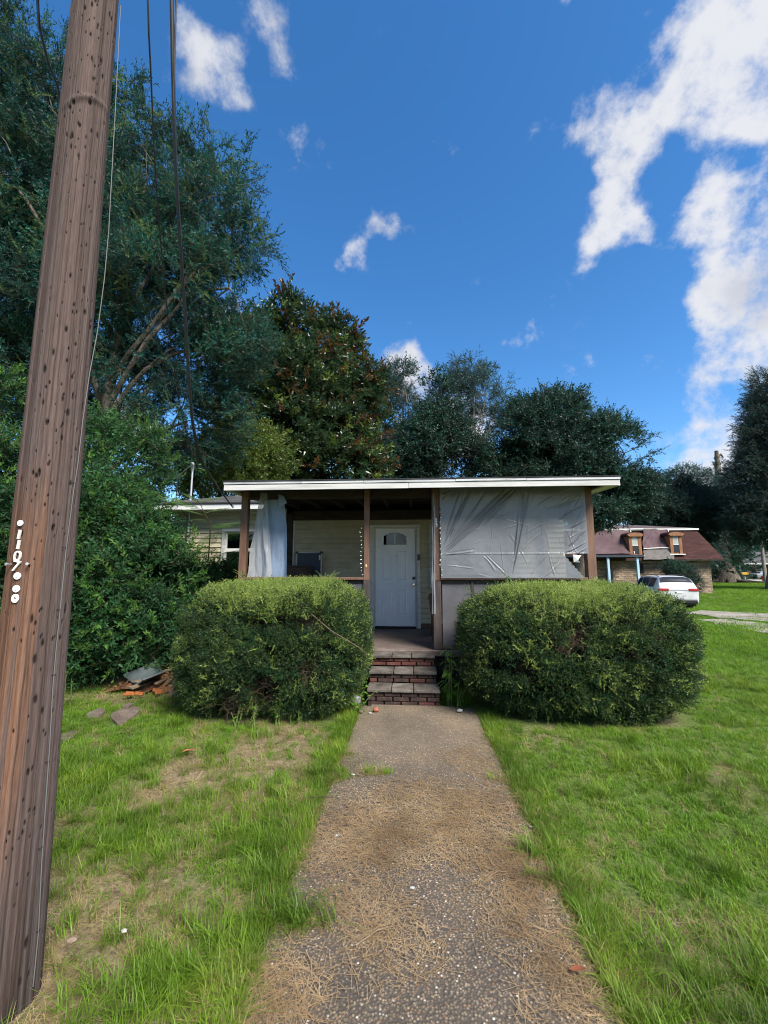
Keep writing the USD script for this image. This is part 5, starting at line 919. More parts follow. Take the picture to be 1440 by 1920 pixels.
obj('upper_roof', MB().add(V, [[0, 1, 5, 4], [2, 3, 4, 5]]).add(V, [[1, 2, 5], [3, 0, 4]]), M['upper_roof'], bh)
obj('roof_trim', MB().box(xlt - .12, xrt + .12, Yt - .14, Yt - .02, zt - .02, zt + .118), M['white_trim'], bh)
def on_roof(px, py, off=.06):
    """a point of the front mansard slope"""
    d = ray(px, py); nrm = np.cross(np.array(V0[1]) - V0[0], np.array(V0[2]) - V0[0]); nrm /= np.linalg.norm(nrm); nrm *= -np.sign(nrm[1]) * -1 if nrm[1] > 0 else 1
    k = ((np.array(V0[0]) - EYE) @ nrm) / (d @ nrm); return EYE + d * k + nrm * (off if nrm[1] < 0 else -off)
V0 = [(xl - .6, y2, ze + .122), (x2, y2, ze + .122), (xrt, Yt, zt)]
def tarp(name, quad, m_, seed, parent, label=None, amp=.10):
    k = np.random.default_rng(seed); a, b, c, d = [np.array(q, float) for q in quad]; nu, nv = 50, 34; g = np.zeros((nu, nv, 2))
    for i, u in enumerate(np.linspace(0, 1, nu)):
        for j, v in enumerate(np.linspace(0, 1, nv)): g[i, j] = (a * (1 - u) + b * u) * (1 - v) + (d * (1 - u) + c * u) * v + np.array([.6 * math.sin(v * 9 + seed), .5 * math.sin(u * 11 + seed)])
    W = np.zeros((nu, nv, 3))
    for i in range(nu):
        for j in range(nv):
            u, v = i / (nu - 1), j / (nv - 1); q = g[i, j]; h = .10 + amp * (1 - abs(2 * meshkit.fbm(np.array([u * 3.1 + v * 1.4 + seed, v * 1.1 - u * .7, seed * 1.7]), 2, seed) - 1) * 2.2) + .05 * meshkit.fbm(np.array([u * 9, v * 5, seed]), 3, seed); W[i, j] = on_roof(q[0], q[1], h)
    mb = MB(); mb.grid(W); return obj(name, mb, m_, parent, True, label=label)
tarp('tarp', [(1090, 996), (1178, 997), (1186, 1041), (1090, 1041)], M['tarp_brown'], 3, bh, 'purple brown tarp left of the first dormer'); tarp('tarp', [(1204, 995), (1250, 995), (1258, 1031), (1204, 1032)], M['tarp_brown'], 5, bh, 'purple brown tarp stretched between the dormers'); tarp('tarp', [(1205, 1032.5), (1259, 1031), (1263.5, 1050.5), (1206, 1051.5)], M['tarp_grey'], 9, bh, 'grey brown tarp patch below the other tarp', .04)
for (q0, q1) in (((1174, 996), (1204, 995.4)), ((1204, 1032), (1258, 1030.6)), ((1249, 995), (1258, 1030)), ((1180, 998), (1187, 1041))):
    a, b = on_roof(*q0, .22), on_roof(*q1, .22); obj('batten', MB().tube([a, (a + b) / 2 + [0, 0, .02], b], .035, 5), M['white_trim'], bh)
def dormer(pxl, pxr, pyt, pyb):
    pc = on_roof((pxl + pxr) / 2, pyb, 0); y = pc[1] - .12; a, b = X(pxl, y), X(pxr, y); z0, z1 = Zp(pyb, y), Zp(pyt, y); w = b - a; cx = (a + b) / 2; ye = y + 1.9
    dm = obj('dormer', MB().box(a, b, y + .02, ye, z0 + .02, z1 - .18), M['cedar_board'], bh)
    wx0, wx1, wz0, wz1 = a + w * .27, b - w * .27, z0 + .12, z1 - .34
    for (x0, x1, zz0, zz1) in ((a, wx0 - .01, z0 + .02, z1 - .2), (wx1 + .01, b, z0 + .02, z1 - .2), (wx0 - .009, wx1 + .009, wz1, z1 - .2)): obj('casing', MB().box(x0, x1, y - .03, y + .018, zz0, zz1, .008), M['cedar_board'], dm)
    obj('sill', MB().box(a - .12, b + .12, y - .12, y + .015, z0 - .06, z0 + .018), M['white_trim'], dm)
    zm = (wz0 + wz1) / 2; obj('pane', MB().box(wx0, wx1, y - .004, y + .016, wz0, zm - .03), M['dark_window'], dm); obj('pane', MB().box(wx0, wx1, y - .004, y + .016, zm + .03, wz1), M['curtain_pale'], dm); obj('sash_bar', MB().box(wx0, wx1, y - .02, y + .016, zm - .029, zm + .029), M['white_trim'], dm)
    t = np.linspace(0, np.pi, 9); arc = [(cx - (w / 2 + .16) * math.cos(s_), z1 - .18 + .22 * math.sin(s_)) for s_ in t]; obj('dormer_roof', MB().prism(arc + [(cx + w / 2 + .16, z1 - .26), (cx - w / 2 - .16, z1 - .26)], y - .14, ye), M['cedar_board'] if False else M['maroon_shingle'], dm, 40)
    obj('arch_board', MB().prism([(cx - (w / 2 + .12) * math.cos(s_), z1 - .20 + .17 * math.sin(s_)) for s_ in t] + [(cx + w / 2, z1 - .3), (cx - w / 2, z1 - .3)], y - .16, y - .142), M['cedar_board'], dm)
noisy('curtain_pale', [(.3, (.25, .26, .24)), (.7, (.42, .43, .40))], (3, 3, 1), .4)
dormer(1181.5, 1205, 998, 1041); dormer(1259, 1281.5, 997, 1039)
# porch of the brick house
zpr = Zp(1043, YB - 2.6); obj('porch_roof', MB().box(xl + 1, X(1206, YB - 2.6), YB - 2.75, YB - .57, zpr - .08, zpr + .1, .02), M['roll_roof'], bh); obj('porch_fascia', MB().box(xl + 1, X(1206, YB - 2.6), YB - 2.79, YB - 2.752, zpr - .05, zpr + .06), M['navy'], bh)
for px in (1091, 1139.5, 1194.5): x = X(px, YB - 2.6); obj('porch_post', MB().box(x - .075, x + .075, YB - 2.68, YB - 2.53, -.1, zpr - .082, .01), M['pale_blue'], bh)
for (a, b, t0, t1) in ((1134, 1147, 1064, 1100), (1198, 1205, 1056, 1075), (1246, 1262, 1058, 1080)):
    wn = obj('window', MB().box(X(a), X(b), YB - .03, YB - .004, Zp(t1), Zp(t0)), M['dark_window'], bh); obj('frame', MB().box(X(a), X(b), YB - .05, YB - .031, Zp((t0 + t1) / 2) - .03, Zp((t0 + t1) / 2) + .03), M['dark_wood'], wn)
tree('evergreen_shrub', 'green shrub between the white car and the corner of the brick house', 'shrub', P(1278, 1112, 29.5) * [1, 1, 0], 29.5, [(1276, 1076, 24, 18, 0), (1258, 1066, 13, 10, 0), (1297, 1088, 14, 14, 0), (1275, 1097, 26, 14, 0), (1300, 1100, 14, 10, 0)], 800, FAR, .36, 91, .06, 'bark', .9, .40, stems=3, nfine=2)
# ------------------------------------------------------------------ cars
plain('car_white', (.46, .47, .48), .3, .5, coat=.6); plain('car_grey', (.26, .28, .31), .3, .5, coat=.6); plain('tail_red', (.32, .012, .018), .2, .6, coat=.5); plain('tyre', (.02, .02, .021), .85, .2); plain('alloy', (.5, .5, .52), .3, .5, metallic=.8)
noisy('plate', [(.3, (.55, .56, .56)), (.7, (.68, .69, .7))], (8, 8, 8), .5)
def car(name, label, loc, rz, st, paint, wheel_r, wx, glass_side, rear_glass, lamp, suv=True):
    """st: stations (x, sill z, belt z, roof z, half width at the belt, half width at the roof); x runs from the rear (negative) to the nose"""
    c = thing(name, label, 'car', loc, rz); st = np.array(st, float); from scipy.interpolate import PchipInterpolator as PI
    xs = st[:, 0]; fn = [PI(xs, st[:, k]) for k in range(1, 6)]
    def sec(x):
        s0, b, t, w, wr = [float(f(x)) for f in fn]; hip = [(w * .90, s0), (w * .97, s0 + .08), (w, s0 + (b - s0) * .45), (w * .995, s0 + (b - s0) * .8), (w * .965, b)]; n = np.array(hip); k = np.linspace(0, 1, 5)[1:]
        up = [(w * .965 + (wr - w * .965) * q, b + (t - .09 * (t - b) - b) * q) for q in k]; rf = [(wr * q, t - .09 * (t - b) * (q ** 4)) for q in (.93, .75, .5, .25, 0)]; return hip + up + rf
    xx = np.unique(np.concatenate([np.linspace(xs[0], xs[-1], 80), xs])); half = np.array([[(x, y, z) for y, z in sec(x)] for x in xx]); full = np.concatenate([half, (half * [1, -1, 1])[:, ::-1][:, 1:]], 1)
    mb = MB(); mb.grid(full)
    Vb, Fb = mb.mesh(); ctr = Vb[Fb].mean(1)
    cut = np.zeros(len(Fb), bool)
    for w_ in wx: cut |= (np.hypot(ctr[:, 0] - w_, ctr[:, 2] - wheel_r) < wheel_r * 1.16) & (np.abs(ctr[:, 1]) > .5)
    n_ = full.shape[1]; e0 = np.arange(n_); V2 = np.vstack([Vb, full[0].mean(0), full[-1].mean(0)]); bl = len(Vb) - n_; caps = np.vstack([np.array([[len(Vb), 0, n_ - 1], [len(Vb) + 1, len(Vb) - 1, bl]]), np.stack([np.full(n_ - 1, len(Vb)), e0[1:], e0[:-1]], 1), np.stack([np.full(n_ - 1, len(Vb) + 1), len(Vb) - n_ + e0[:-1], len(Vb) - n_ + e0[1:]], 1)])
    obj('body', (V2, np.vstack([Fb[~cut], caps])), paint, c, 35)
    x0, x1 = xs[0], xs[-1]; obj('underbody', MB().box(x0 + .12, x1 - .15, -st[:, 4].max() * .86, st[:, 4].max() * .86, .2, .62, .05), M['black_plastic'], c)
    def patch(nm, xa, xb, va, vb, m_, sides=(1, -1), off=.006, parent=None, lab=None):
        for s_ in sides:
            g = []
            for x in np.linspace(xa, xb, 16):
                h = np.array(sec(x)); q = np.concatenate([[0], np.cumsum(np.linalg.norm(np.diff(h, axis=0), axis=1))]); row = []
                ia, ib = np.interp(va, np.arange(len(h)), q), np.interp(vb, np.arange(len(h)), q)
                for t in np.linspace(ia, ib, 8): row.append((x, np.interp(t, q, h[:, 0]), np.interp(t, q, h[:, 1])))
                g.append(row)
            g = np.array(g); N = np.cross(np.gradient(g, axis=0), np.gradient(g, axis=1)); N /= np.linalg.norm(N, axis=2, keepdims=True) + 1e-9; N *= np.sign((N * (g - np.stack([g[..., 0] * .6, 0 * g[..., 0], 0 * g[..., 0] + .85], -1))).sum(-1, keepdims=True)); g = g + N * off
            if s_ < 0: g = (g * [1, -1, 1])[::-1]
            mb = MB(); mb.grid(g); obj(nm, mb, m_, parent or c, True)
    for (xa, xb) in glass_side: patch('side_window', xa, xb, 4.25, 7.6, M['dark_window'])
    patch('rear_window', rear_glass[0], rear_glass[1], 8.5, 13, M['dark_window']); 
    patch('windscreen', rear_glass[2], rear_glass[3], 8.5, 13, M['dark_window'])
    lz0, lz1, ly0, ly1 = lamp; wb = st[0][4]
    for s_ in (-1, 1):
        obj('tail_light', MB().box(x0 - .03, x0 + .16, s_ * ly0, s_ * ly1, lz0, lz1, .03), M['tail_red'], c, 40)
        obj('mirror', MB().box(st[-4][0] - .5, st[-4][0] - .38, s_ * (st[:, 4].max() - .02), s_ * (st[:, 4].max() + .17), st[3][2] + .0, st[3][2] + .14, .03), M['black_plastic'], c, 40)
        for w_ in wx:
            Rw = rot([1, 0, 0], -90 * s_); y = s_ * (st[:, 4].max() - .24); ty = obj('tyre', place(lathe([(wheel_r * .62, 0), (wheel_r * .9, -.01), (wheel_r, .03), (wheel_r, .17), (wheel_r * .9, .215), (wheel_r * .62, .2), (wheel_r * .62, 0)], 28), Rw, (w_, y, wheel_r)), M['tyre'], c, 40)
            rim = MB(); rim.tm(lathe([(wheel_r * .64, .05), (wheel_r * .64, .195), (wheel_r * .58, .195), (wheel_r * .56, .06), (wheel_r * .12, .06), (wheel_r * .12, .19), (0, .195)], 28))
            for k in range(5): a = k * 1.2566; t = trimesh.creation.box([wheel_r * .5, .06, .03]); t.apply_translation([wheel_r * .34, 0, .175]); t.apply_transform(trimesh.transformations.rotation_matrix(a, [0, 0, 1])); rim.tm(t)
            obj('rim', place(trimesh.Trimesh(*rim.mesh(), process=False), Rw, (w_, y, wheel_r)), M['alloy'], ty, 40)
    obj('rear_bumper', MB().box(x0 - .06, x0 + .35, -wb * .97, wb * .97, .30, .52, .06), M['black_plastic'], c, 40)
    return c, x0, wb, patch
S = [(-2.32, .36, .98, 1.02, .80, .74), (-2.27, .32, 1.02, 1.12, .87, .78), (-2.1, .3, 1.05, 1.36, .91, .74), (-1.9, .28, 1.05, 1.58, .92, .66), (-1.6, .27, 1.05, 1.635, .92, .64), (-.4, .26, 1.02, 1.66, .92, .63), (.3, .26, 1.0, 1.62, .92, .63), (.75, .26, .99, 1.42, .92, .66), (1.15, .27, .98, 1.10, .91, .72), (1.7, .28, .93, 1.02, .89, .70), (2.1, .30, .84, .92, .84, .62), (2.3, .34, .70, .76, .70, .5)]
cl = G(1262, 1133); p0 = np.array([13.25, 23.7, -.27])
suv, x0, wb, patch = car('parked_car', 'white hatchback family car parked on the lawn in front of the brick house', tuple(p0), 82, S, M['car_white'], .345, (-1.38, 1.34), [(-1.75, -1.08), (-1.02, -.12), (-.04, .78)], (-2.13, -1.88, .42, .98), (.90, 1.04, .42, .86))
obj('number_plate', MB().box(x0 - .02, x0 + .02, -.16, .16, .80, .90, .004), M['plate'], suv); obj('tailgate_trim', MB().box(x0 - .012, x0 + .02, -.40, .40, .945, .975, .004), M['alloy'], suv)
obj('plate_badge', MB().box(x0 - .022, x0 - .019, .10, .155, .82, .88), M['navy'], suv)
for s_ in (-1, 1): obj('roof_rail', MB().tube([(-1.8, s_ * .60, 1.60), (-1.4, s_ * .62, 1.675), (0, s_ * .61, 1.695), (.3, s_ * .60, 1.64)], .016, 6), M['black_plastic'], suv)
for k, xh in enumerate((-.95, .02)):
    for s_ in (-1, 1): obj('door_handle', MB().box(xh - .1, xh + .1, s_ * .91, s_ * .945, .90, .93, .008), M['car_white'], suv, 40)
S2 = [(-2.4, .36, .80, .84, .72, .6), (-2.3, .3, .93, .97, .84, .70), (-1.75, .28, .98, 1.05, .89, .7), (-1.1, .27, .98, 1.36, .9, .60), (-.3, .26, .97, 1.44, .9, .58), (.3, .26, .95, 1.40, .9, .58), (1.05, .26, .93, 1.04, .9, .68), (1.7, .28, .86, .94, .88, .66), (2.2, .3, .74, .80, .8, .6), (2.4, .34, .6, .66, .66, .5)]
p = G(1422, 1084.5); car('parked_car', 'silver grey saloon car parked by the far road', (float(p[0]) * .9 + 1.0, float(p[1]) * .9, 0), 12, S2, M['car_grey'], .32, (-1.4, 1.4), [(-1.05, -.35), (-.28, .62)], (-1.7, -1.15, .4, .95), (.72, .84, .45, .82))
# ------------------------------------------------------------------ far side of the road
fh = thing('bungalow', 'low dark bungalow with a grey hip roof behind the far road', 'house', (74, 92, 0), world=True)
Yh = 84; zf = P(1400, 1057, Yh)[2]; xa, xb = P(1374, 1050, Yh)[0], P(1374, 1050, Yh)[0] + 16
noisy('dark_brick', [(.3, (.05, .035, .03)), (.7, (.10, .07, .058))], (3, 3, 9), .9)
obj('wall', MB().box(xa + .8, xb - .8, Yh + .6, Yh + 9, -.1, zf), M['dark_brick'], fh); Zr = P(1440, 1040, Yh + 4)[2]
obj('roof', MB().add([(xa, Yh, zf + .1), (xb, Yh, zf + .1), (xb, Yh + 10, zf + .1), (xa, Yh + 10, zf + .1), (xa + 5, Yh + 5, Zr + .6), (xb - 5, Yh + 5, Zr + .6)], [[0, 1, 5, 4], [2, 3, 4, 5]]).add([(xa, Yh, zf + .1), (xb, Yh, zf + .1), (xb, Yh + 10, zf + .1), (xa, Yh + 10, zf + .1), (xa + 5, Yh + 5, Zr + .6), (xb - 5, Yh + 5, Zr + .6)], [[1, 2, 5], [3, 0, 4]]), M['shingle'], fh)
obj('fascia', MB().box(xa, xb, Yh - .03, Yh, zf - .12, zf + .098), M['white_trim'], fh); obj('porch_post', MB().box(P(1418, 1060, Yh)[0] - .15, P(1418, 1060, Yh)[0] + .15, Yh + .05, Yh + .3, -.1, zf - .121), M['brick_red'], fh)
for px in (1392, 1432): x = P(px, 1060, Yh)[0]; w_ = obj('window', MB().box(x - .8, x + .8, Yh + .56, Yh + .598, .7, 1.9), M['dark_window'], fh); obj('frame', MB().box(x - .03, x + .03, Yh + .54, Yh + .559, .7, 1.9), M['white_trim'], w_)
plain('hydrant_red', (.42, .02, .025), .45, .5); plain('yellow_box', (.62, .36, .04), .5, .4)
hp = G(1431, 1086); hp = EYE + (hp - EYE) * .82; hp[2] = 0; hp = hp * [1, 1, 0]
hd = thing('fire_hydrant', 'red fire hydrant on the verge of the far road', 'fire hydrant', tuple(hp)); obj('barrel', lathe([(0, 0), (.19, 0), (.19, .06), (.13, .07), (.13, .55), (.17, .56), (.17, .6), (.14, .63), (.10, .72), (.04, .77), (.04, .82), (0, .83)], 18), M['hydrant_red'], hd, 40)
for s_ in (-1, 1): obj('outlet_cap', MB().tube([(s_ * .1, 0, .45), (s_ * .23, 0, .45)], .065, 10), M['hydrant_red'], hd, 40)
obj('outlet_cap', MB().tube([(0, -.1, .42), (0, -.24, .42)], .085, 10), M['hydrant_red'], hd, 40)
yp = G(1397.5, 1087); yp = EYE + (yp - EYE) * .85; yp = yp * [1, 1, 0]
mbx = thing('mailbox', 'yellow box on a grey post beside the far road', 'mailbox', tuple(yp)); obj('post', MB().box(-.06, .06, -.06, .06, 0, .95), M['galvanised'], mbx); obj('box', MB().box(-.48, .48, -.2, .2, .952, 1.3, .08), M['yellow_box'], mbx, 40); obj('flag', MB().box(.30, .33, -.23, -.205, 1.05, 1.36), M['hydrant_red'], mbx)
q = G(1436, 1094); fp = thing('utility_pole', 'distant grey utility pole leaning by the far road', 'utility pole', (float(q[0]), float(q[1]), 0)); tp = P(1424, 985, q[1]) - q; obj('shaft', MB().tube([(0, 0, -.2), tuple(tp * [1, 1, 1] + [0, 0, 0]), tuple(tp * 1.5)], [.2, .17, .14], 12), M['pale_bark'], fp, 50); obj('crossarm', MB().box(tp[0] * 1.45 - 1, tp[0] * 1.45 + 1, tp[1] * 1.45 - .06, tp[1] * 1.45 + .06, tp[2] * 1.42, tp[2] * 1.42 + .12), M['dark_wood'], fp)
pts = [P(1330, 1033, 75), P(1400, 1034, 68), P(1432, 1034.5, q[1])]; o = obj('overhead_wire', MB().tube(pts, .03, 5), M['wire_grey']); tag(o, 'thin grey wire running to the distant leaning pole', 'wire')
# ------------------------------------------------------------------ weeds, saplings and small things
leafy('weed_leaf', (.05, .12, .015), (.085, .18, .022), (.13, .23, .035), 3, .35, .4, .4, .25, 1.4)
leafy('fern_leaf', (.035, .085, .022), (.06, .13, .032), (.09, .165, .04), 3, .4, .5, .3, .25, 1.4)
leafy('iris_leaf', (.03, .08, .02), (.05, .12, .03), (.07, .15, .04), 3, .3, .4, .4, .2, 1.3)
def weed(name, label, base, height, nst, L, W, seed, m_='weed_leaf', lean=.25, droop=.5, cat='weed', step=.045, group=None):
    """leafy stems, each leaf built"""
    r = np.random.default_rng(seed); base = np.array(base, float); t = thing(name, label, cat, tuple(base), world=True, group=group); lv, st = MB(), MB()
    for _ in range(nst):
        az = r.uniform(0, 2 * np.pi); ln = height * r.uniform(.6, 1.05); l = lean * r.uniform(.3, 1.3); o = base + np.array([r.normal(0, .03), r.normal(0, .03), 0]); pts = np.array([o + np.array([math.cos(az) * l * ln * q ** 1.6, math.sin(az) * l * ln * q ** 1.6, ln * q * (1 - .2 * l * q)]) for q in np.linspace(0, 1, 8)]); st.tube(pts, np.linspace(.005, .002, 8), 5)
        n_ = int(ln / step)
        for i in range(n_):
            q = .12 + .88 * i / n_; p_ = pts[0] + (pts[-1] - pts[0]) * q; k = q * 7; p_ = pts[int(k)] + (pts[min(int(k) + 1, 7)] - pts[int(k)]) * (k % 1); a2 = i * 2.4 + r.uniform(-.4, .4); d = np.array([math.cos(a2), math.sin(a2), r.uniform(.1, .6)]); s_ = r.uniform(.65, 1.15) * (1 - .35 * q); leaf_into(lv, p_, d, np.array([0, 0, 1.0]) + r.normal(0, .2, 3), L * s_, W * s_, .2, droop)
    obj('stem', st, M['green_stem'], t, 60); obj('leaves', lv, M[m_], t, True); return t
weed('weed', 'tall drooping leafy weed growing beside the right of the brick steps', (.44, 5.45, 0), .74, 6, .15, .062, 3, droop=.9, lean=.16, step=.05)
weed('weed', 'leafy weed at the right foot of the steps in front of the right hedge', (.52, 5.28, 0), .38, 4, .10, .045, 5, droop=.7)
for k, (px, py, h, n_) in enumerate(((475, 1372, .30, 4), (515, 1365, .40, 5), (440, 1368, .22, 4), (560, 1362, .20, 3))):
    weed('weed', ['short leafy weed under the middle of the left hedge', 'tallest leafy weed in front of the left hedge', 'small weed near the left foot of the left hedge', 'low weed in front of the right part of the left hedge'][k], G(px, py), h, n_, .075, .032, 11 + k)
weed('weed', 'ivy like weed spreading at the left foot of the steps', (-.66, 5.08, 0), .42, 9, .075, .055, 21, lean=.9, droop=.4)
weed('weed', 'bright green feathery weed at the foot of the evergreen shrub beside the pole', G(128, 1322), .42, 3, .11, .012, 23, lean=.05, droop=.5, step=.014)
weed('shoot', 'bright shoot of broad leaves sticking out of the left hedge', P(512, 1168, 4.50), .10, 4, .085, .030, 25, lean=.9, droop=.3, cat='shoot', step=.02)
weed('sapling', 'broad leaved sapling climbing out of the left side of the right hedge', (.80, 5.62, 1.0), .58, 4, .10, .042, 27, 'iris_leaf', lean=.22, droop=.5, cat='sapling', step=.035)
weed('vine', 'pale thin leaved vine tips on top of the left hedge by the porch rail', P(610, 1095, 5.9), .22, 8, .05, .025, 29, lean=.8, cat='vine', step=.03)
weed('vine', 'yellow green vine reaching up in front of the torn plastic sheet', P(955, 1112, 5.95), .42, 4, .055, .024, 31, lean=.8, cat='vine', step=.04)
weed('vine', 'small pale vine at the foot of the left end post', P(455, 1085, 5.9), .16, 7, .05, .022, 33, lean=1.0, cat='vine', step=.03)
# strap leaved plant on the porch rail
t = thing('strap_plant', 'dark green strap leaved plant in front of the porch rail above the right hedge', 'plant', P(945, 1112, 5.95), world=True); mb = MB(); r = np.random.default_rng(35)
for k in range(26):
    b = P(r.uniform(922, 972), 1110, 5.95) ; a = r.uniform(0, 6.28); L = r.uniform(.16, .30); d = np.array([math.cos(a) * .8, math.sin(a) * .4, r.uniform(.7, 1.3)]); leaf_into(mb, b, d, np.array([0, 0, 1.0]), L, .022, .3, .55, 'strap')
obj('leaves', mb, M['iris_leaf'], t, True)
# feathery mimosa sapling before the left wing
t = thing('mimosa_sapling', 'feathery fern leaved mimosa sapling in front of the left wing of the house', 'sapling', (-3.55, 7.3, 0), world=True); r = np.random.default_rng(37)
top = P(395, 985, 7.2); stem = np.array([(-3.55, 7.3, 0), (-3.6, 7.28, .8), (-3.62, 7.25, 1.5), tuple(top), tuple(P(370, 935, 7.1))]); obj('stem', MB().tube(stem, [.022, .018, .014, .010, .004], 8), M['twig'], t, 60)
def frond(a, b, droop, seed):
    r = np.random.default_rng(seed); a, b = np.array(a), np.array(b); L = np.linalg.norm(b - a); tt = np.linspace(0, 1, 12); ax = a + (b - a) * tt[:, None] + np.array([0, 0, 1.0]) * (droop * L * (tt - tt ** 2))[:, None]; st, lv = MB(), MB(); st.tube(ax, np.linspace(.004, .0015, 12), 4)
    for k in range(2, 12):
        dirn = unit(ax[min(k + 1, 11)] - ax[k - 1]); side = unit(np.cross(dirn, [0, -.35, 1.0])); pl = L * .36 * math.sin(math.pi * (k / 12) ** .8 * .93 + .12)
        for s_ in (-1, 1):
            d = unit(side * s_ + dirn * .55 + np.array([0, 0, -.12])); n_ = 15; e = ax[k] + d * pl; st.tube([ax[k], e], [.0015, .0008], 3); lt = unit(dirn - d * (dirn @ d))
            for i in range(n_):
                p_ = ax[k] + d * pl * (i + .6) / n_
                for q in (-1, 1): leaf2(lv, p_, lt * q + d * .5, np.array([0, -.3, 1.0]), pl * .16, pl * .055, .1)
    obj('frond_stem', st, M['green_stem'], t, False); obj('frond', lv, M['fern_leaf'], t, True)
for k, (pa, pb, dr) in enumerate((((385, 960), (300, 932), .25), ((380, 950), (345, 925), .3), ((385, 965), (425, 955), .3), ((395, 985), (432, 990), .3), ((392, 978), (360, 975), .35), ((390, 970), (335, 955), .2), ((400, 1000), (445, 1010), .3), ((396, 990), (455, 985), .25), ((380, 945), (405, 935), .3), ((398, 1000), (385, 1025), .2), ((410, 1030), (350, 1045), .35), ((412, 1040), (455, 1045), .3), ((405, 1030), (375, 1060), .3))):
    frond(P(*pa, 7.1 + .03 * k), P(*pb, 6.75 + .05 * (k % 5)), dr, 40 + k)
# ------------------------------------------------------------------ rubble at the left hedge
plain('tub_grey', (.075, .092, .092), .5, .4); plain('orange_bits', (.24, .075, .02), .6, .3)
noisy('old_wood', [(.3, (.07, .047, .033)), (.5, (.15, .105, .072)), (.75, (.26, .21, .155))], (5, 5, 5), .9, fine=.25, bscale=(60, 60, 60), spec=.1)
noisy('leaf_litter', [(.3, (.06, .03, .018)), (.55, (.14, .07, .035)), (.75, (.22, .12, .06))], (12, 12, 12), .95, bump=.6, bscale=(40, 40, 40), dist=.02, spec=.1)
def stone(name, label, px, py, rx, ry, th, seed, cat='paving stone', rise=0.0):
    r = np.random.default_rng(seed); c = G(px, py, th); ex = G(px + rx, py - rx * .28, th) - c; ey = G(px, py - ry, th) - c; a = np.linspace(0, 2 * np.pi, 14)[:-1]; rad = r.uniform(.8, 1.12, 13)
    pts = [(ex * math.cos(q) * k + ey * math.sin(q) * k)[:2] for q, k in zip(a, rad)]; t = trimesh.creation.extrude_polygon(sg.Polygon(pts).buffer(-.008).buffer(.008), th + .03, engine='earcut'); v = np.array(t.vertices); v[:, 2] += -.03 + (v[:, 0] * .0 + v[:, 1] * rise); t.vertices = v + np.array([c[0], c[1], 0]); return tag(obj(name, t, M['flagstone']), label, cat)
stone('paving_stone', 'flat paving stone with a pale upper edge below the evergreen shrub', 180, 1336, 19, 7, .025, 3); stone('paving_stone', 'large brown slab lying in the grass left of the left hedge', 233, 1338, 28, 13, .03, 5); stone('paving_stone', 'paving stone in the grass touching the pole', 130, 1378, 16, 7, .02, 7); stone('paving_stone', 'small pink stone on top of the large brown slab', 240, 1322, 9, 4, .045, 9)
c = G(285, 1285)
t = thing('debris_heap', 'low heap of rotten planks and brown leaf litter beside the left hedge', 'debris heap', tuple(c), world=True); r = np.random.default_rng(9)
g = np.array([[(c[0] - .5 + 1.3 * u, c[1] - .35 + .75 * v, max(0, .20 * math.sin(math.pi * u) * math.sin(math.pi * v) + .22 * (meshkit.fbm(np.array([u * 9, v * 7, 1]), 3, 3) - .5) * math.sin(math.pi * u) ** .5) - .01) for v in np.linspace(0, 1, 16)] for u in np.linspace(0, 1, 26)]); mb = MB(); mb.grid(g); obj('leaf_litter', mb, M['leaf_litter'], t, True)
mb = MB()
for k in range(420):
    i, j = r.integers(0, 26), r.integers(0, 16); b = g[i, j] + r.normal(0, .04, 3) * [1, 1, .15] + [0, 0, .015]; leaf2(mb, b, r.normal(0, 1, 3) * [1, 1, .25], np.array([0, 0, 1.0]) + r.normal(0, .3, 3), r.uniform(.04, .09), r.uniform(.015, .035), .3)
obj('dead_leaves', mb, M['leaf_litter'], t, True, kind='stuff')
def plank(pa, pb, w, th, z0, z1):
    a, b = G(*pa), G(*pb); a, b = a + [0, 0, z0], b + [0, 0, z1]; L = np.linalg.norm(b - a); x = (b - a) / L; y = unit(np.cross([0, 0, 1.0], x)); z = np.cross(x, y); v = MB().box(-L / 2, L / 2, -w / 2, w / 2, -th / 2, th / 2, .004).mesh(); obj('plank', (v[0] @ np.array([x, y, z]) + (a + b) / 2, v[1]), M['old_wood'], t, 30)
for a in (((243, 1302), (290, 1290), .09, .03, .08, .10), ((300, 1288), (345, 1275), .035, .03, .20, .22), ((290, 1300), (342, 1283), .045, .025, .12, .2), ((318, 1312), (332, 1285), .05, .025, .03, .22), ((252, 1296), (270, 1290), .07, .02, .12, .13), ((310, 1298), (338, 1290), .03, .02, .12, .18), ((315, 1278), (348, 1266), .03, .025, .25, .27), ((325, 1310), (345, 1300), .03, .02, .06, .1)): plank(*a)
for (px, py) in ((238, 1309), (243, 1308), (260, 1308), (293, 1302), (297, 1305), (340, 1297)):
    q = G(px, py); obj('orange_scrap', MB().box(-.05, .05, -.03, .03, -.012, .012, .006, R=rot([r.uniform(), r.uniform(), 1], r.uniform(0, 90)), at=(q[0], q[1], .05)), M['orange_bits'], t)
